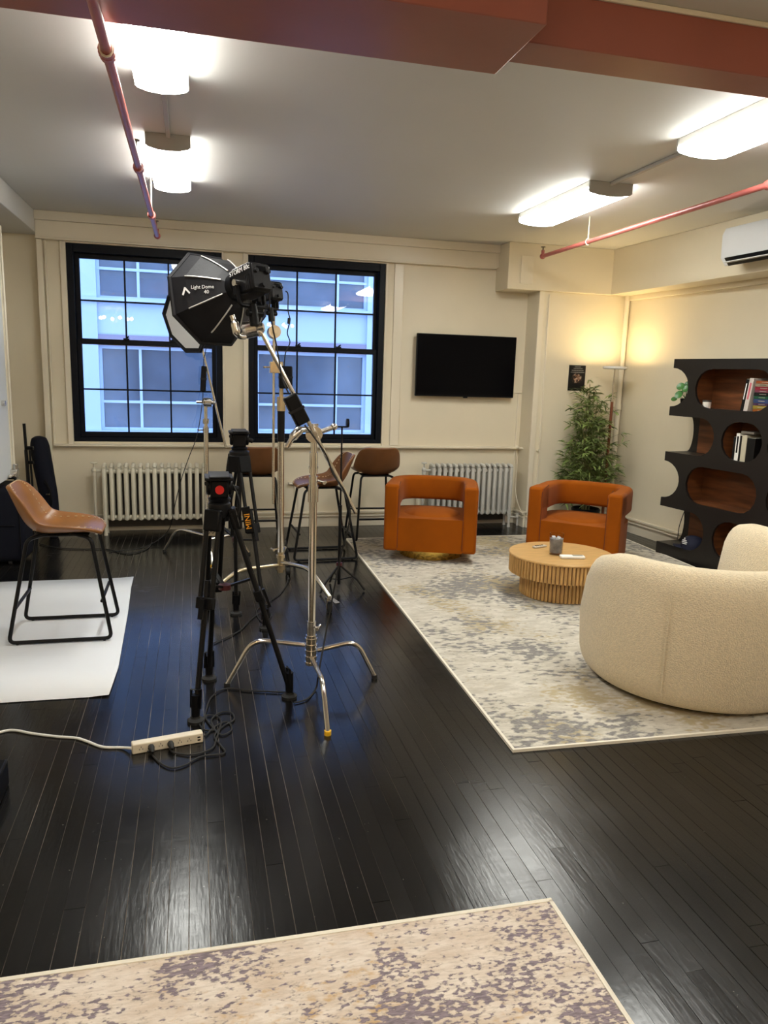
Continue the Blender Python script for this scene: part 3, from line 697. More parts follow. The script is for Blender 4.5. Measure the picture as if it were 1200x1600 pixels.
for j, (x, y) in enumerate(edge):
    for k, t in enumerate((0, .01, .05, .2, .5, 1)): pp.v.append(V((x+(-2.2-x)*t, y+(.0 if k else 0)+(.03*t if j == 5 else 0), .004+(.006*(1-t*20) if t < .05 else 0)*(1 if j in (0, 5) else .4))))
for j in range(5):
    for k in range(5): q = j*6+k; pp.f.append((q, q+1, q+7, q+6))
tag(B('backdrop_paper', pp, paperm, solid=.001, ang=180), 'white seamless paper sheet lying on the dark floor under the tan stool', 'paper')

# ================================================================== COFFEE TABLE AND WHAT IS ON IT
tx, ty = 2.475, 4.665
tb = thing('coffee_table', 'round two tier fluted oak coffee table on the rug', 'table', (tx, ty, .012))
def flutes(cx_, cy_, R, z0, z1, n):
    mb = MB()
    for k in range(n):
        a = 2*pi*k/n; r0 = R-.004; c = V((cx_+cos(a)*r0, cy_+sin(a)*r0, 0)); u = V((-sin(a), cos(a), 0)); o_ = V((cos(a), sin(a), 0)); w = pi*R/n*.82; q = len(mb.v)
        for z in (z0, z1):
            for t, d in ((-1, -.006), (-.8, .004), (0, .009), (.8, .004), (1, -.006)): mb.v.append(c+u*w*t+o_*d+V((0, 0, z)))
        for i in range(4): mb.f.append((q+i, q+i+1, q+5+i+1, q+5+i))
        mb.f.append((q+4, q+3, q+2, q+1, q)); mb.f.append((q+5, q+6, q+7, q+8, q+9))
    return mb
B('tabletop', MB().lathe((tx, ty, 0), [(0, .285), (.356, .285), (.362, .288), (.362, .296), (.358, .30), (0, .30)], 72), oakm, tb)
B('apron_drum', MB().lathe((tx, ty, 0), [(0, .165), (.345, .165), (.345, .287), (0, .287)], 60), mat('dark oak core', (.16, .08, .025), .6), tb)
B('apron_flutes', flutes(tx, ty, .352, .165, .286, 84), oakf, tb)
B('base_drum', MB().lathe((tx, ty, 0), [(0, .013), (.262, .013), (.262, .17), (0, .17)], 60), MATS['dark oak core'], tb)
B('base_flutes', flutes(tx, ty, .27, .013, .168, 64), oakf, tb)
gp = PZ(868, 866, .3); gx, gy = gp.x, gp.y
gl = thing('water_glass', 'clear glass tumbler of dark iced drink on the coffee table', 'glass', (gx, gy, .30))
gg = glassmat('tumbler glass', (.96, .97, .97), 1.16)
_n = gg.node_tree.nodes; _l = gg.node_tree.links; _lw = _n.new('ShaderNodeLayerWeight'); _lw.inputs[0].default_value = .5; _pw = _n.new('ShaderNodeMath'); _pw.operation = 'POWER'; _pw.inputs[1].default_value = 4
_l.new(_lw.outputs['Facing'], _pw.inputs[0])
for _m in _n:
    if _m.type == 'MIX_SHADER': _l.new(_pw.outputs[0], _m.inputs[0])
B('tumbler', MB().lathe((gx, gy, .3), [(0, .001), (.043, .001), (.046, .006), (.049, .15), (.047, .15), (.043, .014), (0, .013)], 28), gg, gl)
B('drink', MB().lathe((gx, gy, .3), [(0, .0145), (.0425, .0145), (.0455, .112), (0, .112)], 28), mat('grey iced drink', (.22, .20, .195), .2, var=.3, vscale=20), gl)
for dx, dy, dz in ((-.018, .010, .117), (.018, .004, .115), (.002, -.022, .113)): B('ice_cube', MB().mbox(Matrix.Translation((gx+dx, gy+dy, .3+dz)) @ Matrix.Rotation(.5+dx*40, 4, 'Z') @ Matrix.Rotation(.3, 4, 'X'), .024, .024, .02), mat('ice', (.55, .56, .58), .15), gl, bevel=.003)
c = PZ(843, 855, .302); rm = thing('remote_control', 'small silver remote control left of the glass', 'remote control', (c.x, c.y, .30))
Mr = Matrix.Translation((c.x, c.y, .308)) @ Matrix.Rotation(rad(18), 4, 'Z')
B('remote_body', MB().mbox(Mr, .115, .032, .014), mat('champagne plastic', (.55, .50, .42), .35), rm, bevel=.004)
for k in range(4): B('button', MB().mbox(Mr @ Matrix.Translation((-.035+.02*k, 0, .008)), .011, .014, .003), blackpl, rm)
c = PZ(894, 872, .302); ph = thing('handheld_remote', 'white handheld controller right of the glass', 'remote control', (c.x, c.y, .30))
Mr = Matrix.Translation((c.x, c.y, .311)) @ Matrix.Rotation(rad(-12), 4, 'Z')
B('controller_body', MB().mbox(Mr, .165, .055, .020), whitem, ph, bevel=.006); B('display', MB().mbox(Mr @ Matrix.Translation((.035, 0, .0105)), .07, .035, .002), mat('grey display', (.35, .33, .28), .3), ph)

# ================================================================== CREAM BARREL CHAIRS
def barrel(name, label, cx_, cy_, R, face, H=.70, op=60):
    r = thing(name, label, 'armchair', (cx_, cy_, .012), 0, 'cream boucle barrel chairs')
    t = .17; n = 48; a0 = face+rad(op); a1 = face+2*pi-rad(op); mb = MB(); K = 20
    for i in range(n+1):
        a = a0+(a1-a0)*i/n; e = min(i, n-i)/n; hh = H-.10*(1-min(1, e/.22))**1.6
        rc = R-t/2; z0 = .022
        tt = t*(1 if 1 else 0)
        endr = min(1, (min(i, n-i)+.6)/3.0)**.5
        for k in range(K):
            b = 2*pi*k/K; cu, su = cos(b), sin(b)
            x = abs(cu)**.55*(1 if cu > 0 else -1)*tt/2*(endr if min(i, n-i) < 3 else 1); z = z0+(hh-z0)*(.5+.5*abs(su)**.42*(1 if su > 0 else -1))
            bul = .018*sin(pi*min(1, max(0, (z-z0)/(hh-z0)))) if cu > 0 else 0
            taper = -.035*((z-z0)/(hh-z0))**3*(1 if cu > 0 else .3) - (.02*(1-(z-z0)/(hh-z0))**4 if cu > 0 else 0)
            mb.v.append(V((cx_+cos(a)*(rc+x+bul+taper), cy_+sin(a)*(rc+x+bul+taper), z+.012)))
    for i in range(n):
        for k in range(K): mb.f.append((i*K+k, (i+1)*K+k, (i+1)*K+(k+1) % K, i*K+(k+1) % K))
    mb.f.append(tuple(range(K))); mb.f.append(tuple(n*K+k for k in range(K)))
    B('shell', mb, creamb, r, ang=60)
    B('seat_cushion', MB().lathe((cx_, cy_, .012), [(0, .05), (R-t*.6, .05), (R-t*.6, .36), (R-t*.7, .41), (R-t, .43), (0, .44)], 40), creamb, r)
    B('plinth', MB().lathe((cx_, cy_, .0), [(0, .012), (R-.12, .012), (R-.12, .06), (0, .06)], 40), blackpl, r)
    a = a0+(a1-a0)*.36
    sm = MB().tube([(cx_+cos(a)*(R+q), cy_+sin(a)*(R+q), z) for z, q in ((.07, -.013), (.2, .008), (.36, .016), (.5, .008), (.6, -.005))], .003, 6); B('seam', sm, creamb, r)
barrel('barrel_chair', 'cream boucle barrel chair in front, seen from behind', 2.455, 3.17, .565, rad(70), .675, 78)
barrel('barrel_chair', 'cream boucle barrel chair at the right edge beyond the front one', 3.62, 3.74, .46, rad(72), .66, 48)

# ================================================================== BOOKSHELF
def bookshelf():
    A = rad(8); u = V((sin(A), -cos(A), 0)); nrm = V((cos(A), sin(A), 0)); P0 = V((3.957, 5.73, 0)); D = .25; Lw = 1.58
    def Q(a, z, d=0): return P0+u*a+nrm*d+V((0, 0, z))
    r = thing('bookshelf', 'black sculptural bookshelf with stadium openings and walnut lining', 'bookshelf', P0+u*.79+nrm*.12)
    pl = [(0, .11), (.432, .506), (.827, .905), (1.214, 1.29), (1.614, 1.688)]
    rowsz = [(.11, .432), (.506, .827), (.905, 1.214), (1.29, 1.614)]
    def cnotch(z0, z1, dep, n=12):  # bulging right, listed upward
        zc = (z0+z1)/2; h = (z1-z0)/2; return [(dep*(max(0, 1-((z-zc)/h)**2))**.5 if abs(z-zc) < h else 0, z) for z in [zc-h*cos(pi*k/n) for k in range(n+1)]]
    def openleft(z0, z1, xr, n=12):
        zc = (z0+z1)/2; h = (z1-z0)/2; return [(0, z0)]+[(xr-h+h*sin(pi*k/n), zc-h*cos(pi*k/n)) for k in range(n+1)]+[(0, z1)]
    def stadium(z0, z1, a, b, n=8):
        zc = (z0+z1)/2; h = (z1-z0)/2
        return [(b-h+h*sin(pi*k/n), zc-h*cos(pi*k/n)) for k in range(n+1)]+[(a+h-h*sin(pi*k/n), zc+h*cos(pi*k/n)) for k in range(n+1)]
    NB = .055
    def outer(front):
        pts = [(Lw, 0), (0, 0)] if 0 else []
        left = [(0, 0)]
        for i, (z0, z1) in enumerate(rowsz):
            if i % 2 == 1: left += cnotch(z0, z1, .19)            # rows with closed left face
            elif front: left += openleft(z0, z1, .52)
            else: left += cnotch(z0, z1, NB)
        left += [(0, 1.688), (Lw, 1.688), (Lw, 0)]
        return left
    e = .006
    holes = [stadium(1.29+e, 1.614-e, .267, 1.03), stadium(.905+e, 1.214-e, .596, .985), stadium(.905+e, 1.214-e, 1.03, 1.45), stadium(.506+e, .827-e, .27, .99), stadium(.506+e, .827-e, 1.075, 1.45),
             stadium(.11+e, .432-e, .61, 1.0), stadium(.11+e, .432-e, 1.06, 1.45), stadium(1.29+e, 1.614-e, 1.10, 1.45)]
    mb = MB(); mb.poly([outer(True)]+holes, lambda a, z: Q(a, z, 0), lambda a, z: Q(a, z, .02)); B('front_panel', mb, shelfm, r, ang=30)
    mb = MB(); mb.poly([outer(False)], lambda a, z: Q(a, z, D-.012), lambda a, z: Q(a, z, D)); B('back_panel', mb, shelfm, r, ang=30)
    for z0, z1 in pl:
        mb = MB(); z_ = z0 if z0 > 0 else .05
        mb.quadbox([Q(0.002, z_+.001, .001), Q(Lw, z_+.001, .001), Q(Lw, z_+.001, D-.001), Q(0.002, z_+.001, D-.001), Q(0.002, z1-.001, .001), Q(Lw, z1-.001, .001), Q(Lw, z1-.001, D-.001), Q(0.002, z1-.001, D-.001)]); B('shelf_board', mb, shelfm, r)
    def wood(a0, a1, z0, z1, d0, d1):
        B('walnut_panel', MB().quadbox([Q(a0, z0, d0), Q(a1, z0, d0), Q(a1, z0, d1), Q(a0, z0, d1), Q(a0, z1, d0), Q(a1, z1, d0), Q(a1, z1, d1), Q(a0, z1, d1)]), woodin, r)
    spans = {3: [(.22, 1.06), (1.075, 1.47)], 2: [(.125, .55), (.565, 1.005), (1.02, 1.47)], 1: [(.22, 1.02), (1.035, 1.47)], 0: [(.125, .56), (.575, 1.02), (1.035, 1.47)]}
    for i, sp in spans.items():
        z0, z1 = rowsz[i]
        for a, b in sp:
            wood(a, b, z0+.001, z1-.001, D-.022, D-.013)
            if a > .2: wood(a, a+.012, z0+.001, z1-.001, .021, D-.022)
            wood(b-.012, b, z0+.001, z1-.001, .021, D-.022)
            if a > .2: wood(a+.012, b-.012, z0+.0005, z0+.003, .021, D-.022)
    B('joint_line', MB().quadbox([Q(.788, .02, -.0012), Q(.792, .02, -.0012), Q(.792, .02, .002), Q(.788, .02, .002), Q(.788, .11, -.0012), Q(.792, .11, -.0012), Q(.792, .11, .002), Q(.788, .11, .002)]).quadbox([Q(.788, 1.614, -.0012), Q(.792, 1.614, -.0012), Q(.792, 1.614, .002), Q(.788, 1.614, .002), Q(.788, 1.688, -.0012), Q(.792, 1.688, -.0012), Q(.792, 1.688, .002), Q(.788, 1.688, .002)]), blackrub, r)
    def obox(name, label, cat, a, z, d, w, h, t, mt, lean=0, pages=True, group=None):
        rt = thing(name, label, cat, Q(a, z, d), group=group)
        M = frame(Q(a, z, d), u, V((0, 0, 1))) @ Matrix.Rotation(lean, 4, 'Z')
        B('cover', MB().mbox(M @ Matrix.Translation((w/2, h/2, -t/2)), w, h, t), mt, rt, bevel=.001)
        if pages: B('pages', MB().mbox(M @ Matrix.Translation((w/2, h/2+.001, -t/2-.002)), w*.75 if w < h else w, h-.0005 if w < h else h*.7, t-.001), mat('book pages', (.62, .58, .48), .8), rt)
        return rt, M
    g1 = 'books on the top shelf'
    def col(n, c): return MATS[n] if n in MATS else mat(n, tuple(q*.5 for q in c), .45, spec=.3)
    col('black cover', (.012, .012, .012))
    z = 1.2905
    # horizontal stack, bottom up: (thickness, colour, length)
    stack = [(.026, col('orange cover', (.55, .17, .03)), .155, 'bottom orange'), (.026, col('gold cover', (.50, .36, .06)), .15, 'gold'), (.018, col('purple cover', (.11, .05, .12)), .15, 'purple'), (.030, col('blue cover', (.07, .11, .28)), .15, 'blue'), (.022, col('green cover', (.02, .13, .07)), .15, 'green'),
             (.026, col('black cover', (.012, .012, .012)), .16, 'black'), (.018, col('mauve cover', (.30, .07, .12)), .155, 'mauve'), (.026, col('crimson cover', (.42, .03, .06)), .16, 'crimson'), (.022, col('beige cover', (.50, .40, .28)), .14, 'beige'), (.022, col('rust cover', (.50, .12, .03)), .17, 'rust')]
    for h, mt, w, nm in stack:
        rt, M = obox('book', nm+' book lying in the flat stack on the top shelf', 'book', .835+random.uniform(-.004, .004), z, .03, w, h-.001, .17, mt, group=g1, pages=False)
        B('spine_title', MB().mbox(M @ Matrix.Translation((w*.5, h*.5, .0006)), w*.38, h*.16, .001), mat('dull gilt print', (.35, .32, .27), .5) if nm not in ('beige',) else blackpl, rt)
        z += h
    for a, w, h, mt, lean, nm in ((.722, .022, .245, col('black cover', 0), -.12, 'black book leaning left of the white book on the top shelf'), (.752, .038, .252, col('white cover', (1.1, 1.0, .92)), -.12, 'white book with pink letters leaning against the flat stack')):
        rt, M = obox('book', nm, 'book', a-.0, 1.2905+(.003 if lean else 0), .026, w, h, .16, mt, lean=lean, group=g1)
        B('spine_title', MB().mbox(M @ Matrix.Translation((w/2, h*.62, .0008)), w*.4, h*.5, .001), textw if w < .03 else mat('pink print', (.55, .12, .16), .5), rt)
    for a, mt, nm in ((1.0, col('pale blue cover', (.35, .45, .55)), 'pale blue book right of the flat stack'), (1.022, whitem, 'white magazine right of the pale blue book')):
        obox('book', nm+' on the top shelf', 'book', a, 1.2905, .04, .018, .21, .15, mt, lean=-.1, group=g1)
    g2 = 'books on the second shelf'
    for a, w, h, mt, nm in ((.690, .022, .185, col('black cover', 0), 'thin black book at the left end of the second shelf'), (.714, .034, .215, whitem, 'white book with black spine letters on the second shelf'), (.752, .014, .20, col('black cover', 0), 'narrow black book left of the cream book on the second shelf'), (.770, .046, .205, col('cream cover', (1.0, .92, .70)), 'cream book standing on the second shelf'), (.82, .075, .19, col('black cover', 0), 'thick black book standing right of the cream book')):
        rt, M = obox('book', nm, 'book', a, .9055, .03, w, h, .17, mt, group=g2)
        if w == .034: B('spine_title', MB().mbox(M @ Matrix.Translation((w/2, h*.6, .0008)), w*.45, h*.6, .001), blackpl, rt)
    obox('book', 'grey book lying flat on top of the upright books of the second shelf', 'book', .745, 1.122, .04, .12, .018, .13, col('grey cover', (.30, .27, .23)), pages=False, group=g2)
    # jar candle, white box
    c = Q(.335, 1.2905, .075)
    rt = thing('candle_jar', 'short white candle jar on the top shelf', 'candle', c); B('jar', MB().lathe(c, [(0, 0), (.032, 0), (.034, .004), (.034, .052), (.031, .055), (0, .055)], 24), claym, rt); B('jar_lid', MB().lathe(c, [(0, .0555), (.035, .0555), (.035, .068), (0, .07)], 24), mat('dark lid', (.05, .045, .04), .4), rt)
    rt = thing('storage_box', 'white box at the right end of the second shelf', 'box', Q(1.0, .9055, .02)); M = frame(Q(.995, .9055, .03), u, V((0, 0, 1)))
    B('carton', MB().mbox(M @ Matrix.Translation((.08, .055, -.06)), .16, .11, .12), whitem, rt, bevel=.002); B('lid_edge', MB().mbox(M @ Matrix.Translation((.08, .115, -.06)), .15, .008, .11), darkgr, rt)
    # cap and paper on the bottom shelf
    c = Q(.33, .111, .09)
    rt = thing('baseball_cap', 'dark blue baseball cap on the bottom shelf', 'cap', c); navyc = mat('royal navy cotton', (.002, .004, .022), .8, bump=.2, bscale=100)
    B('crown', MB().lathe(c, [(.095, .0), (.096, .03), (.088, .065), (.065, .095), (.03, .108), (0, .110)], 24), navyc, rt)
    bl = MB(); f = (-u*.8-nrm*.45).normalized(); sd_ = V((-f.y, f.x, 0)); o0 = []
    for k in range(9):
        a = -1+2*k/8; o0.append(c+sd_*a*.085+f*(.055+.02*(1-a*a))+V((0, 0, .012)))
    for k in range(9):
        a = -1+2*k/8; o0.append(c+sd_*a*.080+f*(.075+.085*(1-a*a)**.6)+V((0, 0, .004+.012*(1-abs(a)))))
    bl.v = o0; bl.f = [(k, k+1, k+10, k+9) for k in range(8)]; B('visor', bl, navyc, rt, solid=.004, ang=180)
    em = MB(); ctr = c+(-nrm)*.094+V((0, 0, .062))
    for dz, w in ((0, .06), (.014, .045), (-.014, .05), (.026, .012), (.034, .008)): em.beam(ctr+u*(-w/2)+V((0, 0, dz)), ctr+u*(w/2)+V((0, 0, dz)), .004, .007)
    B('emblem', em, textw, rt)
    B_ = B('paper_note', MB().mbox(frame(Q(.43, .1125, .05), u, nrm), .10, .05, .002), whitem); tag(B_, 'small white paper lying beside the blue cap', 'paper')
    # trailing plant
    c = Q(.06, 1.2905, .11)
    rt = thing('potted_plant', 'small round leaved plant on the left end of the top shelf', 'plant', c)
    B('pot', MB().lathe(c, [(0, 0), (.035, 0), (.045, .07), (.04, .07), (.03, .06), (0, .06)], 20), blackpl, rt)
    for k, (dx, dd, dz, rr_) in enumerate(((-.02, -.05, .17, .035), (.03, -.04, .15, .032), (-.055, -.02, .11, .030), (.0, -.08, .10, .034), (.05, .02, .19, .028), (-.03, .03, .19, .026), (-.07, -.06, .06, .026))):
        q = c+u*dx+nrm*dd+V((0, 0, dz)); nn = V((-.7+random.uniform(-.3, .3), -.5, .5+random.uniform(-.3, .3))).normalized()
        B('leaf', MB().tube(smooth([c+V((0, 0, .06)), (c+q)/2+V((0, 0, .05)), q], 3), .002, 5).lathe(q, [(0, -.001), (rr_*.6, .001), (rr_, .005), (rr_*.6, .003), (0, .001)], 12, axis=nn), leaf2, rt)
    # power cable behind shelf
    tag(B('shelf_cable', MB().tube(smooth([Q(.05, .43, D+.012), Q(.03, .36, D-.0), Q(-.02, .22, D+.01), Q(-.02, .1, D-.0), Q(-.08, .012, D-.02), Q(-.2, .012, D-.03)], 6), .0035, 6), blackrub), 'thin black cable hanging from the left side of the bookshelf', 'cable')
bookshelf()

# ================================================================== FLOOR LAMP
lx_, ly_ = 3.92, 6.60
lp = thing('floor_lamp', 'tall torchiere floor lamp with flat disc head beside the plant', 'lamp', (lx_, ly_, 0))
B('lamp_base', MB().lathe((lx_, ly_, 0), [(0, 0), (.13, 0), (.13, .018), (.02, .028), (0, .028)], 32), blackmet, lp)
B('pole', MB().cyl((lx_, ly_, .02), (lx_, ly_, 1.30), .014, n=14), walpole, lp)
B('neck', MB().cyl((lx_, ly_, 1.30), (lx_, ly_, 1.60), .008, n=12).cyl((lx_, ly_, 1.29), (lx_, ly_, 1.315), .017, n=14), chrome, lp)
B('disc_head', MB().lathe((lx_, ly_, 1.60), [(0, 0), (.1, .0), (.112, .006), (.114, .026), (.106, .026), (.104, .018), (0, .018)], 40), whitem, lp)
B('light_panel', MB().lathe((lx_, ly_, 1.619), [(0, 0), (.1, 0), (.1, .002), (0, .002)], 32), torchm, lp)

# ================================================================== BAMBOO PLANT
def bamboo():
    cx_, cy_ = 3.74, 6.62
    r = thing('bamboo_plant', 'tall artificial bamboo plant in the corner behind the orange chair', 'plant', (cx_, cy_, 0))
    B('pot', MB().lathe((cx_, cy_, 0), [(0, 0), (.11, 0), (.14, .24), (.13, .25), (.12, .22), (0, .21)], 28), blackpl, r)
    fol = MB(); rnd = random.Random(3)
    def leaf(p, d, L, w):
        d = d.normalized(); sd_ = d.cross(V((0, 0, 1))); sd_ = (sd_.normalized() if sd_.length > .05 else V((1, 0, 0))); sd_ = (sd_+V((0, 0, rnd.uniform(-.6, .6)))).normalized()
        a = p; b = p+d*L*.35+V((0, 0, .004)); c_ = p+d*L*.72; e = p+d*L-V((0, 0, L*.18)); o = len(fol.v)
        fol.v += [a, b+sd_*w, b-sd_*w, c_+sd_*w*.8-V((0, 0, L*.05)), c_-sd_*w*.8-V((0, 0, L*.05)), e]
        fol.f += [(o, o+1, o+2), (o+1, o+3, o+4, o+2), (o+3, o+5, o+4)]
    for k in range(9):
        a = rnd.uniform(0, 2*pi); h = [1.45, 1.25, 1.35, 1.15, 1.0, .9, 1.3, .8, 1.1][k]; sp = rnd.uniform(.02, .10); lean = rnd.uniform(.02, .13)
        pts = smooth([(cx_+cos(a)*sp*.5, cy_+sin(a)*sp*.5, .2), (cx_+cos(a)*sp, cy_+sin(a)*sp, h*.6), (cx_+cos(a)*(sp+lean), cy_+sin(a)*(sp+lean), h)], 6)
        B('stem', MB().tube(pts, [.008-.005*i/(len(pts)-1) for i in range(len(pts))], 6), stemm, r)
        for i in range(66):
            t = rnd.uniform(.18, 1); q = pts[min(len(pts)-1, int(t*(len(pts)-1)))]; aa = rnd.uniform(0, 2*pi)
            reach = rnd.uniform(.05, .235)*(1.05-.55*max(0, t-.55)/.45); up = rnd.uniform(-.02, .12)
            q2 = q+V((cos(aa)*reach, sin(aa)*reach*.85, up)); q2.x = min(q2.x, XW(q2.y)-.12); q2.y = min(q2.y, YR-.12)
            fol.tube([q, q2], .0012, 3, cap=False)
            for j in range(rnd.randint(4, 7)):
                b = aa+rnd.uniform(-1.3, 1.3); d = V((cos(b), sin(b), rnd.uniform(-.35, .75)))
                tip = q2+d*.13
                if tip.x > XW(tip.y)-.02 or tip.y > YR-.02: d.x, d.y = -abs(d.x), -abs(d.y)
                leaf(q2-d*rnd.uniform(0, .03), d, rnd.uniform(.08, .14), rnd.uniform(.006, .010))
    for side in (-1, 1):      # low spreading sprays
        for i in range(9):
            q2 = V((cx_+side*rnd.uniform(.18, .30)-(.03 if side > 0 else 0), cy_-rnd.uniform(.0, .16), rnd.uniform(.52, .72) if side < 0 else rnd.uniform(.5, 1.0))); fol.tube([V((cx_, cy_, q2.z-.12)), q2], .0014, 3, cap=False)
            for j in range(6): b = (0 if side > 0 else pi)+rnd.uniform(-1.2, 1.2); d = V((cos(b), sin(b)*.6-.2, rnd.uniform(-.2, .6))); leaf(q2, d, rnd.uniform(.07, .12), .007)
    o = B('leaves', fol, leafm, r, flat=True); o['kind'] = 'stuff'
bamboo()

# ================================================================== LEFT EDGE THINGS
sc2 = thing('suitcase', 'large dark upright case behind the tan stool', 'suitcase', (-1.5, 6.15, 0))
B('case_body', MB().box(-1.78, -1.235, 5.96, 6.3, .02, .60), navy, sc2, bevel=.05, seg=4)
B('carry_handle', MB().tube(fillet([(-1.42, 6.1, .595), (-1.42, 6.1, .64), (-1.30, 6.1, .64), (-1.30, 6.1, .595)], .03), .01, 8), blackpl, sc2)
B('zip', MB().tube([(-1.264, 5.955, .08), (-1.264, 5.955, .54)], .004, 6).box(-1.74, -1.30, 5.952, 5.962, .30, .306), blackpl, sc2)
for x in (-1.7, -1.35):
    for y in (6.0, 6.26): B('wheel', MB().cyl((x-.012, y, .018), (x+.012, y, .018), .018, n=12), blackrub, sc2)
lb = thing('stand_bag', 'tall narrow black stand bag leaning against the wall left of the radiator', 'bag', (-1.2, 6.98, 0))
rot = [(-1.20, 6.93, .0, .035), (-1.205, 6.945, .12, .055), (-1.235, 6.99, .35, .074), (-1.275, 7.03, .60, .080), (-1.30, 7.06, .78, .078), (-1.305, 7.065, .85, .06), (-1.305, 7.065, .87, .01)]
B('bag_body', MB().tube(smooth([a[:3] for a in rot], 4), [rot[min(i//4, 5)][3]+(rot[min(i//4+1, 6)][3]-rot[min(i//4, 5)][3])*(i % 4)/4 for i in range(4*6)]+[.01], 14), navy, lb)
B('bag_strap', MB().tube(smooth([(-1.25, 6.925, .50), (-1.21, 6.90, .42), (-1.20, 6.88, .33), (-1.215, 6.895, .25)], 5), .009, 6), blackpl, lb)
B('buckle', MB().box(-1.24, -1.20, 6.885, 6.90, .38, .395), alum, lb)
pn = thing('white_board', 'white foam board with pale metal edge rail standing at the far left', 'board', (-1.33, 5.95, .64))
B('board_sheet', MB().box(-1.352, -1.34, 5.62, 6.16, .645, 2.5), mat('white foam board', (.66, .68, .68), .6), pn)
B('edge_rail', MB().box(-1.36, -1.33, 6.16, 6.185, .645, 2.5).cyl((-1.322, 6.165, .66), (-1.322, 6.165, 2.45), .009, n=8), trimm, pn, bevel=.003)
B('clamp', MB().box(-1.345, -1.295, 6.11, 6.20, .64, .70).cyl((-1.31, 6.15, .60), (-1.31, 6.15, .74), .018, n=10).cyl((-1.32, 6.0, .665), (-1.32, 6.12, .665), .014, n=10), alum, pn, bevel=.004)
B('knob', MB().cyl((-1.34, 5.98, 1.20), (-1.315, 5.98, 1.20), .02, n=14), alum, pn)
ls = thing('folded_light_stand', 'folded black light stand just behind the edge of the white board', 'stand', (-1.3, 6.75, 0))
B('pole', MB().cyl((-1.33, 6.75, .0), (-1.355, 6.75, 1.0), .012, n=8), blackmet, ls); B('folded_leg', MB().cyl((-1.305, 6.74, .02), (-1.325, 6.76, .78), .009, n=8).cyl((-1.35, 6.77, .02), (-1.36, 6.77, .78), .009, n=8), blackmet, ls)
B('lock_knob', MB().cyl((-1.34, 6.74, .80), (-1.29, 6.73, .80), .016, n=10).cyl((-1.33, 6.74, .68), (-1.295, 6.73, .68), .014, n=10), blackpl, ls)
dl = thing('wheeled_base', 'black wheeled base at the left edge on the white paper', 'stand base', (-1.25, 4.0, 0))
_wb = dl
B('crossbar', MB().box(-1.5, -1.12, 4.42, 4.47, .07, .10).box(-1.5, -.95, 3.52, 3.57, .07, .10).box(-1.45, -1.38, 3.5, 4.5, .07, .11), blackmet, dl, bevel=.005)
for x, y in ((-1.115, 4.46), (-.905, 3.56), (-1.42, 4.46), (-1.42, 3.56)): B('caster', MB().cyl((x-.013, y, .036), (x+.013, y, .036), .036, n=16).cyl((x-.02, y, .07), (x-.02, y, .04), .012, n=8), blackrub, dl)
_wb.location.z = .007
bc = thing('equipment_case', 'black hard case corner at the lower left edge on the bare floor', 'case', (-.9, 2.75, 0))
B('case_shell', MB().box(-1.2, -.665, 2.55, 2.74, 0, .10), blackpl, bc, bevel=.008); B('metal_edge', MB().box(-1.2, -.665, 2.544, 2.55, .085, .095), alum, bc)

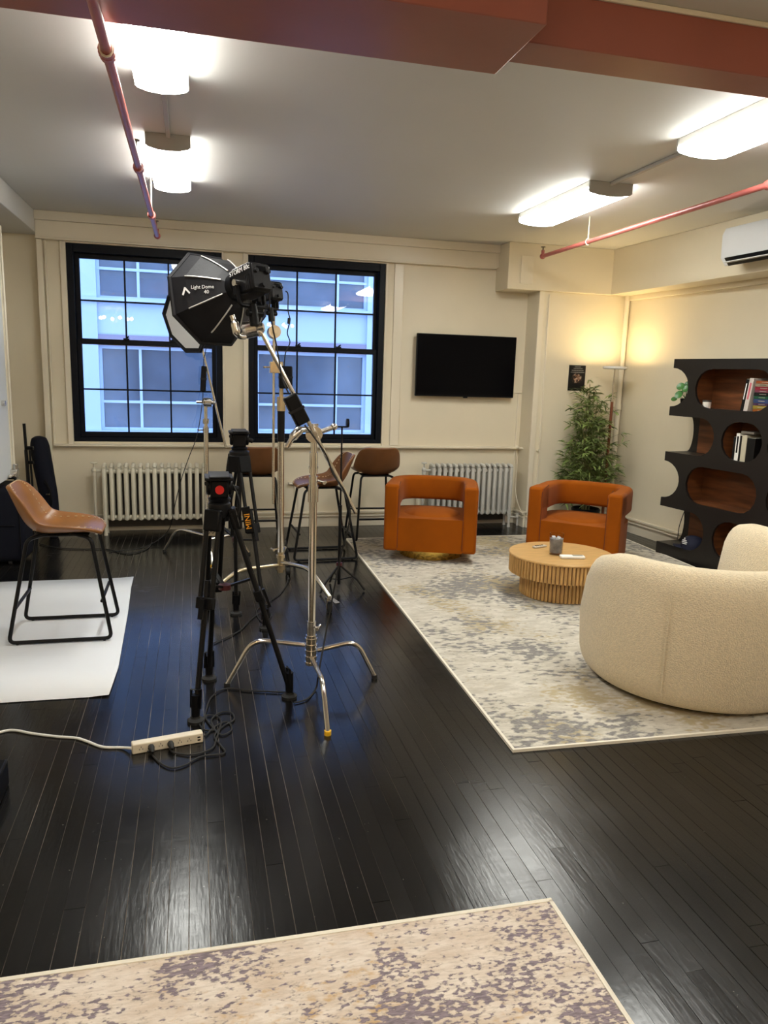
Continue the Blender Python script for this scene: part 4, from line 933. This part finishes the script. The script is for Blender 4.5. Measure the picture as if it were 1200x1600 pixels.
# ================================================================== STANDS
def studio_light(c, axis, up, scale, label, sb_label, with_box=True, box_only=False, text=True, body=True):
    """c: centre of the mount ring, axis: direction the light points"""
    ax = V(axis).normalized(); upv = (V(up)-ax*V(up).dot(ax)).normalized(); side = ax.cross(upv)
    M = Matrix((ax, side, upv)).transposed().to_4x4(); M.translation = V(c)
    if body:
        r = thing('studio_light', label, 'studio light', V(c)); k = scale
        B('lamp_housing', MB().mbox(M @ Matrix.Translation((-.09*k, 0, 0)), .14*k, .105*k, .12*k), blackpl, r, bevel=.014*k, seg=3)
        B('mount_collar', MB().cyl(M @ V((-.03*k, 0, 0)), M @ V((.01*k, 0, 0)), .062*k, n=24), blackpl, r)
        B('control_panel', MB().mbox(M @ Matrix.Translation((-.1625*k, 0, 0)), .008*k, .088*k, .10*k), darkgr, r, bevel=.003*k)
        for a, b in ((-.03, .02), (.03, .02), (.0, -.035)): B('knob', MB().cyl(M @ V((-.165*k, a*k, b*k)), M @ V((-.180*k, a*k, b*k)), .009*k, n=12), darkgr, r)
        B('display', MB().mbox(M @ Matrix.Translation((-.168*k, 0, .03*k)), .002, .045*k, .022*k), screenm, r)
        for s_ in (-1, 1):
            B('yoke_knob', MB().cyl(M @ V((-.08*k, s_*.054*k, -.01*k)), M @ V((-.08*k, s_*.08*k, -.01*k)), .014*k, n=14), alum if s_ < 0 else blackpl, r)
        for gx_ in (-.145, -.135, -.125): B('cooling_fin', MB().mbox(M @ Matrix.Translation((gx_*k, 0, -.02*k)), .004*k, .109*k, .06*k), darkgr, r)
        B('yoke', MB().tube(fillet([M @ V((-.08*k, -.064*k, 0)), M @ V((-.08*k, -.064*k, -.10*k)), M @ V((-.08*k, .064*k, -.10*k)), M @ V((-.08*k, .064*k, 0))], .02), .009*k, 8), blackpl, r)
        B('tilt_bracket', MB().cyl(M @ V((-.08*k, 0, -.095*k)), M @ V((-.08*k, 0, -.18*k)), .020*k, n=14).cyl(M @ V((-.08*k, -.03*k, -.13*k)), M @ V((-.08*k, .045*k, -.13*k)), .014*k, n=12), blackpl, r)
        for s_ in (-1, 1):
            x0 = -.158 if s_ > 0 else -.022
            Mt = M @ frame((x0*k, s_*.0532*k, .030*k), (s_, 0, 0), (0, 0, 1))
            B('brand_lettering', text_mb('STORM 80c', .028*k, Mt), textw, r)
    if with_box:
        r = thing('softbox', sb_label, 'softbox', V(c)); N = 8; Rd = .205*scale; Dp = .21*scale
        prof = [(.05, .0), (.09, .035), (.135, .085), (.175, .14), (.205, .21)]
        mb = MB()
        for rr_, h in prof:
            for j in range(N):
                a = 2*pi*(j+.5)/N; mb.v.append(M @ V((h*scale, cos(a)*rr_*scale, sin(a)*rr_*scale)))
        for i in range(len(prof)-1):
            for j in range(N): mb.f.append((i*N+j, i*N+(j+1) % N, (i+1)*N+(j+1) % N, (i+1)*N+j))
        B('fabric_shell', mb, softblk, r, solid=.003*scale, flat=True)
        for j in range(N):
            a = 2*pi*(j+.5)/N; pts = smooth([M @ V(((h-.003)*scale, cos(a)*(rr_+.003)*scale, sin(a)*(rr_+.003)*scale)) for rr_, h in prof], 3)
            B('rib_piping', MB().tube(pts[2:-3], .0032*scale, 6), silverfab, r)
        rim = [M @ V((.212*scale, cos(2*pi*(j+.5)/N)*.207*scale, sin(2*pi*(j+.5)/N)*.207*scale)) for j in range(N)]
        B('rim_band', MB().tube(rim, .010*scale, 6, closed=True), softblk, r, flat=True)
        df = MB(); df.v = [M @ V((.205*scale, 0, 0))]+[M @ V((.214*scale, cos(2*pi*(j+.5)/N)*.180*scale, sin(2*pi*(j+.5)/N)*.180*scale)) for j in range(N)]+[M @ V((.216*scale, cos(2*pi*(j+.5)/N)*.205*scale, sin(2*pi*(j+.5)/N)*.205*scale)) for j in range(N)]
        df.f = [(0, 1+j, 1+(j+1) % N) for j in range(N)]; B('diffuser', df, softlin, r, flat=True)
        ed = MB(); ed.v = df.v; ed.f = [(1+j, 1+(j+1) % N, 9+(j+1) % N, 9+j) for j in range(N)]; B('diffuser_hem', ed, softblk, r, flat=True)
        if text:
            # lettering on the shell panel turned to the viewer, upper left
            best = None
            for j in range(N):
                a = 2*pi*(j+1)/N; pA = M @ V((.10*scale, cos(a)*.146*scale*.93, sin(a)*.146*scale*.93)); nn = (M.to_3x3() @ V((-.75, cos(a), sin(a)))).normalized()
                vd = (V((0, 0, CH))-pA).normalized(); sc = nn.dot(vd)-(pA-V((0, 0, CH))).dot(R_)*2.2
                if best is None or sc > best[0]: best = (sc, a, pA, nn)
            _, a, pA, nn = best
            a0_, a1_ = a-pi/N, a+pi/N
            q = [M @ V((h*scale, cos(b)*rr_*scale, sin(b)*rr_*scale)) for rr_, h in ((.09, .035), (.175, .14)) for b in (a0_, a1_)]
            nn = (q[2]-q[0]).cross(q[1]-q[0]).normalized()
            if nn.dot(V((0, 0, CH))-pA) < 0: nn = -nn
            xd = R_ - nn*R_.dot(nn); xd.normalize(); yd = nn.cross(xd); ctr = sum(q, V())/4 + nn*.009
            T = Matrix((xd, yd, nn)).transposed().to_4x4(); T.translation = ctr
            B('logo_mark', MB().mbox(T @ Matrix.Translation((-.075, -.005, 0)) @ Matrix.Rotation(-.3, 4, 'Z'), .008, .034, .001).mbox(T @ Matrix.Translation((-.060, -.003, 0)) @ Matrix.Rotation(.75, 4, 'Z'), .007, .030, .001), textw, r)
            tm = text_mb('Light Dome', .021, T @ Matrix.Translation((-.045, .004, 0)) @ Matrix.Shear('XZ', 4, (0, 0))); B('lettering', tm, textw, r)
            B('number_lettering', text_mb('40', .022, T @ Matrix.Translation((.012, -.017, 0))), textw, r)

def grip_head(mb, c, axis, r=.034):
    ax = V(axis).normalized(); c = V(c); mb.cyl(c-ax*.03, c+ax*.03, r, n=18).cyl(c-ax*.036, c-ax*.03, r*.8, n=18).cyl(c+ax*.03, c+ax*.055, r*.45, n=12)
def t_handle(mb, c, d, L=.07):
    d = V(d).normalized(); c = V(c); s = d.cross(V((0, 0, 1))); s = s.normalized() if s.length > .1 else V((1, 0, 0)); e = c+d*.035
    mb.cyl(c, e, .005, n=8).tube([e-s*L/2, e-s*L/4, e+s*L/4, e+s*L/2], [.008, .005, .005, .008], 8)

def c_stand(cx_, cy_, hub_z, feet, column_top, label, rcol=.016):
    r = thing('c_stand', label, 'stand', (cx_, cy_, 0))
    for i, f in enumerate(feet):
        f = V(f); d = (V((f.x, f.y, 0))-V((cx_, cy_, 0))); L = d.length; d.normalize(); z = hub_z-.03*i
        s = V((cx_, cy_, z))+d*.03; pts = fillet([s, V((cx_, cy_, z+.035))+d*L*.70, V((f.x, f.y, .012))], .07, 7)
        lg_ = B('leg', MB().tube(pts, .0115, 12), chrome, r)
        foot = B('foot_cap', MB().cyl((f.x, f.y, 0), (f.x, f.y, .02), .015, n=12), yellowm if i == 2 else blackrub, lg_, label='yellow foot cap' if i == 2 else None)
    hb = MB().cyl((cx_, cy_, hub_z-.10), (cx_, cy_, hub_z+.05), .026, n=20)
    for i in range(5): hb.cyl((cx_, cy_, hub_z-.09+i*.03), (cx_, cy_, hub_z-.084+i*.03), .030, n=20)
    B('leg_hub', hb, chrome, r)
    kn = MB(); t_handle(kn, (cx_, cy_, hub_z+.09), (1, -.4, 0), .06); kn.cyl((cx_, cy_, hub_z+.05), (cx_, cy_, hub_z+.12), .022, n=16); B('base_lock', kn, alum, r)
    return r
# --- C-stand 1 (front)
cx1, cy1 = .532, 3.43
cs1 = c_stand(cx1, cy1, .20, (PZ(355, 1073), PZ(585, 1060), PZ(512, 1148)), 1.2, 'front chrome stand with diagonal boom and yellow tipped leg')
ztop = PY(491, 672, cy1).z
B('column', MB().cyl((cx1, cy1, .1), (cx1, cy1, .93), .0185, n=20), chrome, cs1)
B('upper_column', MB().cyl((cx1, cy1, .93), (cx1, cy1, ztop-.02), .0145, n=18), chrome, cs1)
cl = MB().cyl((cx1, cy1, .90), (cx1, cy1, .975), .0245, n=20).cyl((cx1, cy1, .975), (cx1, cy1, 1.02), .021, n=20).cyl((cx1, cy1, 1.035), (cx1, cy1, 1.13), .019, n=20).cyl((cx1, cy1, 1.055), (cx1, cy1, 1.065), .022, n=20); B('column_collar', cl, chrome, cs1)
kn = MB(); t_handle(kn, (cx1+.02, cy1, 1.0), (1, -.3, -.3), .035); B('column_knob', kn, alum, cs1)
hc = PY(491, 678, cy1-.03); gh = MB(); grip_head(gh, hc, (-.2, -1, 0), .038); gh.cyl((cx1, cy1, ztop-.03), (cx1, cy1, ztop+.03), .02, n=14); gh.cyl(hc+V((.03, 0, .01)), hc+V((.085, 0, .03)), .012, n=10).sphere(hc+V((.09, 0, .033)), .017)
B('grip_head', gh, alum, cs1)
B('grip_handle', MB().tube(smooth([hc+V((-.02, -.03, .02)), hc+V((-.07, -.05, .02)), hc+V((-.105, -.06, -.012)), hc+V((-.13, -.06, -.055))], 5), [.014]*5+[.02]*6+[.012]*5, 10), alum, cs1)
bp0 = PY(556, 801, cy1-.22); bp1 = PY(408, 520, cy1-.06)
bY0, bY1 = cy1-.07, cy1-.07
bp0 = PY(556, 801, cy1-.07); bp1 = PY(410, 522, cy1-.07)
B('boom_arm', MB().cyl(bp0, bp1, .0095, n=14), chrome, cs1)
kc = PY(393, 514, cy1-.07)
kg = MB(); grip_head(kg, kc, (1, -.4, .25), .036); kg.cyl(kc+V((.02, 0, 0)), bp1, .020, n=14); B('knuckle_clamp', kg, alum, cs1)
B('knuckle_handle', MB().tube(smooth([kc+V((-.03, -.03, -.035)), kc+V((-.06, -.05, -.03)), kc+V((-.075, -.05, .02)), kc+V((-.085, -.05, .05))], 5), [.012]*6+[.018]*5+[.011]*5, 10), alum, cs1)
# light 1 with softbox
Fh = V((ray(345, 460))).normalized()
axis1 = Fh*.76 + (-R_*.90 - U_*.42)*.65
ring1 = PY(372, 449, cy1-.06)
studio_light(ring1, axis1, (0, 0, 1), 1.0, 'black studio light on the boom tip, nearest the camera', 'large black octagonal softbox with white lettering at the boom tip')
tag(B('light_bracket', MB().cyl(kc, PY(397, 470, cy1-.12), .010, n=12), blackpl), 'short spigot holding the front studio light above its clamp', 'bracket')
# power adapter hanging on the boom
def brick(p, q, w, d, label, name='power_adapter'):
    p, q = V(p), V(q); r = thing(name, label, 'power adapter', q)
    B('adapter_body', MB().beam(p, q, w, d, up=(0, -1, .1)), blackpl, r, bevel=.008, seg=2); B('strap', MB().beam(p.lerp(q, .46), p.lerp(q, .54), w+.006, d+.006, up=(0, -1, .1)), darkgr, r)
    return r
brick(PY(452, 618, cy1-.14), PY(474, 662, cy1-.14), .062, .05, 'black power adapter strapped to the chrome boom')
# cables down the boom
tag(B('boom_cable', MB().tube(smooth([PY(421, 462, cy1-.1), PY(424, 500, cy1-.13), PY(432, 540, cy1-.1), PY(441, 590, cy1-.12), PY(451, 615, cy1-.13)], 6), .0035, 6), blackrub), 'thin black cable from the front studio light to its power adapter', 'cable')
tag(B('boom_power_cable', MB().tube(smooth([PY(476, 664, cy1-.12), PY(492, 685, cy1-.12), PY(510, 712, cy1-.11), PY(520, 740, cy1-.1), PY(537, 765, cy1-.1), PY(546, 790, cy1-.08), PY(545, 820, cy1-.06), PY(530, 880, cy1-.02), PZ(512, 975, .3), PZ(498, 1050, .1), PZ(494, 1075, .01), PZ(480, 1092, .006), PZ(460, 1098, .006)], 6), .004, 6), blackrub), 'black power cable sagging off the boom end down to the floor', 'cable')

# --- rolling stand with light 2
hx_, hy_ = .52, 4.95
rs = thing('rolling_stand', 'chrome rolling stand on casters behind the front stand', 'stand', (hx_, hy_, 0))
feet2 = [V((.075, 4.66, 0)), V((.81, 4.50, 0)), V((.66, 5.42, 0))]
hubp = PY(438, 878, hy_); hx_ = hubp.x; hz = hubp.z
for i, f in enumerate(feet2):
    d = V((f.x-hx_, f.y-hy_, 0)); L = d.length; d.normalize(); z = hz+(-.02, .0, .02)[i]
    lg_ = B('leg', MB().tube(fillet([V((hx_, hy_, z))+d*.02, V((hx_, hy_, z+.02))+d*L*.62, V((f.x, f.y, .105))], .08, 7), .014, 12), chrome if i else brass, rs)
    B('caster', MB().cyl((f.x-.014, f.y, .035), (f.x+.014, f.y, .035), .035, n=18).cyl((f.x-.016, f.y, .035), (f.x+.016, f.y, .035), .018, n=12), blackrub, lg_)
    B('caster_fork', MB().box(f.x-.019, f.x-.016, f.y-.012, f.y+.012, .03, .085).box(f.x+.016, f.x+.019, f.y-.012, f.y+.012, .03, .085).box(f.x-.022, f.x+.022, f.y-.022, f.y+.022, .083, .10).beam((f.x, f.y, .10), V((f.x, f.y, .082))+d*.08, .035, .006), alum, lg_)
hb = MB().cyl((hx_, hy_, hz-.07), (hx_, hy_, hz+.07), .022, n=18).cyl((hx_, hy_, hz-.05), (hx_, hy_, hz-.02), .032, n=18).cyl((hx_, hy_, hz+.03), (hx_, hy_, hz+.05), .030, n=18); t_handle(hb, (hx_-.02, hy_, hz+.09), (-1, -.3, 0), .05); B('leg_hub', hb, brass, rs)
zt1 = PY(438, 690, hy_).z; zt2 = PY(438, 642, hy_).z; zt3 = PY(438, 620, hy_).z; zt4 = PY(436, 565, hy_).z
B('column', MB().cyl((hx_, hy_, hz), (hx_, hy_, zt1), .0215, n=18), chrome, rs)
B('black_sleeve', MB().cyl((hx_, hy_, zt1), (hx_, hy_, zt2), .024, n=18), blackmet, rs)
B('brass_collar', MB().cyl((hx_, hy_, zt2), (hx_, hy_, zt3), .028, n=18).cyl((hx_, hy_, (zt2+zt3)/2), (hx_, hy_, (zt2+zt3)/2+.01), .031, n=18), brass, rs)
B('top_column', MB().cyl((hx_, hy_, zt3), (hx_, hy_, zt4), .013, n=14), brass, rs)
rodb = PY(427, 787, hy_-.05); rodt = PY(427, 492, hy_-.05); rodt.x = rodb.x
B('extension_rod', MB().cyl(rodb, rodt, .0085, n=12), chrome, rs)
c574 = PY(427, 574, hy_-.05); cb = MB().box(c574.x-.022, c574.x+.05, c574.y-.025, c574.y+.06, c574.z-.035, c574.z+.035); t_handle(cb, c574+V((-.02, 0, 0)), (-1, -.2, .0), .03); B('rod_clamp', cb, brass, rs, bevel=.004)
c519 = PY(428, 519, hy_-.06); gh = MB(); grip_head(gh, c519, (.1, -1, .1), .040); B('knurled_disc', gh, brass, rs)
ring2 = PY(408, 462, hy_-.05); F2 = V(ray(400, 465)).normalized(); axis2 = F2*.72+(-R_*.92-U_*.30)*.69
studio_light(ring2, axis2, (0, 0, 1), .95, 'black studio light on the rolling stand, right of the front light', 'black softbox half hidden behind the large front softbox', text=False)
tag(B('light_bracket', MB().cyl(rodt, PY(428, 468, hy_-.05), .018, n=12), blackpl), 'short black spigot holding the rear studio light on its rod', 'bracket')
brick(PY(446, 572, hy_-.02), PY(446, 607, hy_-.02), .085, .06, 'black power adapter hanging behind the boom on the rolling stand')
tag(B('light_cable', MB().tube(smooth([PY(446, 455, hy_), PY(450, 460, hy_), PY(450, 485, hy_), PY(453, 500, hy_), PY(449, 520, hy_), PY(453, 535, hy_), PY(446, 552, hy_), PY(444, 575, hy_)], 6), .004, 6).cyl(PY(452, 497, hy_), PY(451, 506, hy_), .010, n=8), blackrub), 'black cable with inline plug curling down from the rear studio light', 'cable')

# --- C-stand 2 with third softbox
cx2, cy2 = .09, 6.08
cs2 = c_stand(cx2, cy2, .17, (PZ(257, 862), V((.42, 6.1, 0)), V((.12, 5.72, 0))), 1.4, 'chrome stand behind the tripods with third softbox')
zt = PY(325, 628, cy2).z
B('column', MB().cyl((cx2, cy2, .1), (cx2, cy2, 1.05), .0185, n=18).cyl((cx2, cy2, 1.05), (cx2, cy2, zt), .014, n=18), chrome, cs2)
cl = MB()
for y_ in (658, 672): p = PY(324, y_, cy2); cl.cyl((cx2, cy2, p.z-.02), (cx2, cy2, p.z+.02), .024, n=16); t_handle(cl, (cx2-.02, cy2, p.z), (-1 if y_ > 665 else 1, -.3, 0), .04)
B('column_collar', cl, alum, cs2)
g2 = V((cx2+.02, cy2-.04, zt)); gh = MB(); grip_head(gh, g2, (1, -.25, 0), .036); gh.cyl(g2+V((-.09, 0, 0)), g2, .012, n=10); B('grip_head', gh, alum, cs2)
ba = PY(313, 532, cy2-.04); bb_ = PY(353, 700, cy2-.04)
B('boom_arm', MB().cyl(ba, bb_, .009, n=12), chrome, cs2)
brick(PY(319, 572, cy2-.09), PY(317, 612, cy2-.09), .042, .035, 'small black inline adapter hanging below the third softbox')
F3 = V(ray(290, 500)).normalized(); axis3 = (F3*-.66+(-R_*.70-U_*.28)).normalized()
ring3 = PY(290, 506, cy2-.22)-axis3*.22
studio_light(ring3, axis3, (0, 0, 1), 1.08, 'black studio light hidden behind the third softbox', 'black softbox showing its white diffuser, lower left of the large softbox', text=False)
tag(B('light_bracket', MB().cyl(ba, PY(322, 495, cy2-.04), .010, n=10), blackpl), 'spigot holding the third light on the far boom', 'bracket')
tag(B('softbox_cable', MB().tube(smooth([PY(322, 545, cy2-.09), PY(319, 560, cy2-.09), PY(318, 575, cy2-.09), PY(317, 612, cy2-.09), PY(316, 630, cy2-.1), PY(308, 680, cy2-.12), PY(295, 715, cy2-.12), PY(283, 750, cy2-.1), PY(273, 790, cy2), PZ(262, 830, .1), PZ(225, 855, .006), PZ(170, 862, .006)], 6), .0035, 6), blackrub), 'thin black cable falling from the third softbox past the left radiator', 'cable')

# --- tripods
def tripod(apex, feet, crown_r, label, mid, head, spread_z, leg_twin=.028, kd=None, spreader=True):
    ax_, ay_, az_ = apex
    r = thing('video_tripod', label, 'tripod', (ax_, ay_, 0))
    B('crown', MB().lathe((ax_, ay_, az_), [(0, -.05), (crown_r*.7, -.05), (crown_r, -.02), (crown_r, .01), (crown_r*.7, .022), (0, .022)], 20), darkgr, r)
    ctr = V((ax_, ay_, 0)); mids = []
    for f in feet:
        f = V(f); d = V((f.x-ax_, f.y-ay_, 0)).normalized(); top = V((ax_, ay_, az_-.03))+d*crown_r; side = V((-d.y, d.x, 0))
        bot = V((f.x, f.y, .045)); m1 = top.lerp(bot, mid); mids.append(top.lerp(bot, spread_z))
        lg_ = B('leg', MB().cyl(top+side*leg_twin, m1+side*leg_twin, .011, n=10).cyl(top-side*leg_twin, m1-side*leg_twin, .011, n=10).cyl(top.lerp(bot, mid*.8), bot, .0125, n=10), blackmet, r)
        B('leg_shoulder', MB().beam(top+V((0, 0, .02)), top.lerp(bot, .085), .074, .034, up=d), blackpl, lg_, bevel=.006)
        B('leg_clamp', MB().beam(m1, top.lerp(bot, mid+.06), .08, .035, up=d), blackpl, lg_, bevel=.005)
        B('clamp_lever', MB().beam(m1+d*.03, top.lerp(bot, mid+.10)+d*.035, .022, .012, up=d), blackpl, lg_)
        B('foot_bracket', MB().tube([bot+side*.0+V((0, 0, .10))-d*.012+side*.02, bot+V((0, 0, .02))+side*.022, bot+V((0, 0, .02))-side*.022, bot+V((0, 0, .10))-side*.02], .006, 6, closed=True).cyl(bot+V((0, 0, .08)), bot-V((0, 0, .02)), .018, n=12), blackpl, lg_)
        B('rubber_foot', MB().lathe((f.x, f.y, 0), [(0, 0), (.036, 0), (.036, .012), (.02, .02), (.016, .035), (0, .036)], 18), blackrub, lg_)
    if spreader:
        c = sum(mids, V())/3-V((0, 0, .04)); sp = MB().lathe(c, [(0, -.01), (.028, -.01), (.028, .012), (0, .014)], 16); B('spreader_hub', sp, redknob, r)
        for q in mids: B('spreader_arm', MB().beam(c, q, .018, .010), blackmet, r)
    # fluid head
    hz0 = az_+.022; hd = thing('x', None, None) if 0 else None
    B('bowl', MB().lathe((ax_, ay_, az_), [(.045, .02), (.05, .032), (.038, .042), (0, .042)], 20), blackpl, r)
    fh = B('fluid_head', MB().box(ax_-.038, ax_+.038, ay_-.04, ay_+.04, az_+.038, az_+.118).cyl((ax_-.056, ay_, az_+.082), (ax_+.056, ay_, az_+.082), .034, n=22), blackpl, r, bevel=.008)
    B('camera_plate', MB().box(ax_-.062, ax_+.058, ay_-.07, ay_+.07, az_+.118, az_+.132).box(ax_-.045, ax_+.045, ay_-.09, ay_+.09, az_+.131, az_+.140), darkgr, fh, bevel=.005)
    B('tilt_knob', MB().cyl((ax_-.05, ay_-.045, az_+.105), (ax_-.056, ay_-.052, az_+.105), .010, n=12).cyl((ax_+.056, ay_, az_+.08), (ax_+.08, ay_, az_+.072), .013, n=12), darkgr, fh)
    if head == 'red': B('red_dot', MB().cyl((ax_, ay_-.040, az_+.076), (ax_, ay_-.046, az_+.076), .019, n=24), redplast, fh, label='round red badge')
    return r, ctr
t1a = PY(343, 806, 3.31); f1 = (PZ(306, 1128), PZ(327, 1062), PZ(452, 1090))
t1c = (t1a.x, 3.31, PY(350, 790, 3.31).z)
tr1, _ = tripod(t1c, f1, .05, 'black video tripod in front with a red dot on its head', .42, 'red', .36)
t2c = PY(374, 708, 4.6); f2 = (PZ(369, 960), PZ(415, 983), PZ(327, 930))
tr2, _ = tripod((t2c.x, 4.6, t2c.z), f2, .06, 'taller black video tripod behind the red dotted one', .40, 'plain', .50, leg_twin=.03)
# strap tag with lettering and small placard
p = PY(388, 822, 3.24)
Mt = frame(p+V((.004, -.012, -.02)), V((-.16, 0, 1)), V((-1, 0, -.16)))
st_ = thing('leg_strap', 'black strap with orange lettering on the rear tripod leg', 'strap', p); B('strap_band', MB().mbox(Mt @ Matrix.Translation((.05, -.0, -.006)), .115, .036, .006), blackpl, st_, bevel=.002)
B('lettering', text_mb('MINI', .034, Mt @ Matrix.Translation((.008, -.012, -.002))), textor, st_)
p = PY(331, 822, 3.36); pc = thing('paper_card', 'small cream card with ornate black emblem between the front tripod legs', 'card', p)
Mt = frame(p, V((1, 0, 0)), V((0, 0, 1))); B('card', MB().mbox(Mt, .040, .088, .002), mat('card cream', (.62, .56, .42), .6), pc)
em = MB(); em.tube([Mt @ V((cos(a)*.013, .010+sin(a)*.016, .0015)) for a in [i*pi/8 for i in range(16)]], .0022, 5, closed=True)
em.tube([Mt @ V(q) for q in ((-.013, -.034, .0015), (-.004, -.022, .0015), (.004, -.034, .0015), (.013, -.022, .0015))], .0016, 5).tube([Mt @ V(q) for q in ((-.015, .034, .0015), (0, .028, .0015), (.015, .034, .0015))], .0016, 5)
B('emblem_lettering', text_mb('G', .028, Mt @ Matrix.Translation((-.009, .0, .0015))), blackpl, pc); B('emblem', em, blackpl, pc)
# long release cable loop on tripod 1
tag(B('tripod_cable', MB().tube(smooth([PY(356, 748, 3.3), PY(368, 765, 3.28), PY(375, 790, 3.26), PY(368, 815, 3.28)], 6), .003, 6), blackrub), 'thin looped cable beside the front tripod head', 'cable')

# --- phone stand (slim)
ps = thing('phone_stand', 'slim black phone stand with clamp top in front of the middle stool', 'stand', (.965, 5.0, 0))
px_, py_ = .965, 5.0; zt = PY(534, 668, py_).z
B('pole', MB().cyl((px_, py_, .04), (px_, py_, .60), .0115, n=10).cyl((px_, py_, .60), (px_, py_, zt), .006, n=10), blackmet, ps)
B('collar', MB().cyl((px_, py_, .175), (px_, py_, .195), .022, n=12), redknob, ps)
B('phone_clamp', MB().box(px_-.03, px_+.035, py_-.012, py_+.012, zt, zt+.010).cyl((px_+.03, py_, zt+.03), (px_+.045, py_, zt+.03), .03, n=16), blackpl, ps)
for a in (-20, 100, 215):
    d = V((cos(rad(a)), sin(rad(a)), 0)); q = V((px_, py_, 0))
    B('leg', MB().tube([q+V((0, 0, .18)), q+d*.13+V((0, 0, .075)), q+d*.18+V((0, 0, .008))], .0075, 8).cyl(q+V((0, 0, .07)), q+d*.10+V((0, 0, .10)), .004, n=6), blackmet, ps)
    
# ================================================================== POWER STRIP AND FLOOR CABLES
a = PZ(207, 1180, 0); b = PZ(318, 1160, 0); a.z = b.z = 0
u = (b-a).normalized(); w = V((-u.y, u.x, 0)); L = (b-a).length
pst = thing('power_strip', 'ivory power strip with two black plugs on the bare floor', 'power strip', (a+b)/2)
Ms = frame((a+b)/2+w*.02+V((0, 0, .021)), u, w)
B('strip_housing', MB().mbox(Ms, L, .038, .042), ivory, pst, bevel=.005, seg=3)
for k in range(6):
    q = (a+b)/2+u*(-L/2+L*(.12+.135*k)); 
    if k in (1, 3): continue
    o_ = MB()
    for dx, dz in ((-.006, .018), (.006, .018), (0, .027)): o_.mbox(frame(q+u*dx+V((0, 0, dz))+w*.0005, u, w), .002, .002, .006)
    B('outlet', o_, blackpl, pst)
for dz in (.014, .026): B('usb_port', MB().mbox(frame(b-u*.018+V((0, 0, dz)), u, w), .012, .002, .005), blackpl, pst)
pl = []
for k in (1, 3):
    q = (a+b)/2+u*(-L/2+L*(.12+.135*k)); pl.append(q)
    r = thing('plug', 'black plug in the power strip, '+('nearer its white cord' if k == 1 else 'nearer its middle'), 'plug', q); B('plug_body', MB().lathe(q+V((0, 0, .022)), [(0, 0), (.012, 0), (.013, -.01), (.009, -.035), (.004, -.05)][::1], 12, axis=tuple(w)), blackrub, r)
def fcable(name, label, pts, rad_, mt, z=.006): tag(B(name, MB().tube(smooth([PZ(x, y, z if len(q) == 0 else q[0]) for x, y, *q in pts], 7), rad_, 7), mt), label, 'cable')
fcable('extension_cable', 'white flat cord running left from the power strip', [(206, 1169, .02), (190, 1168), (160, 1167), (135, 1158), (118, 1153), (90, 1151), (50, 1146), (22, 1141), (0, 1144), (-60, 1160)], .0055, whitem)
fcable('plug_cable', 'black cable curving from the left plug of the power strip', [(231, 1174, .02), (236, 1178), (250, 1192), (268, 1200), (290, 1195), (315, 1182), (350, 1177), (345, 1165), (335, 1150), (348, 1135), (365, 1125), (362, 1114), (345, 1113), (330, 1125), (335, 1140), (318, 1140), (312, 1132)], .0038, blackrub)
fcable('coiled_cable', 'black cable coiled beside the front tripod foot', [(265, 1169, .02), (272, 1176), (300, 1179), (330, 1170), (338, 1155), (345, 1130), (340, 1120), (322, 1118), (325, 1128), (345, 1148), (362, 1140), (355, 1128), (336, 1135), (320, 1150), (316, 1140), (325, 1100), (335, 1085), (355, 1076), (390, 1079), (430, 1081), (452, 1082)], .0038, blackrub)
fcable('floor_cable', 'black cable winding on the floor between the tripods', [(333, 1005), (350, 998), (375, 985), (395, 965), (412, 955), (424, 960), (415, 972), (404, 966), (402, 952), (420, 940), (440, 925), (450, 905), (446, 880)], .0035, blackrub)
fcable('far_floor_cable', 'black cable lying on the floor between the tan stool and left radiator', [(62, 850), (90, 856), (125, 858), (165, 858), (200, 865), (228, 858), (238, 848)], .0045, blackrub)
fcable('stand_cable', 'black cable hanging in the stool legs behind the rolling stand', [(446, 842, .25), (450, 870, .12), (455, 885, .05), (448, 895), (452, 905)], .0045, blackrub)
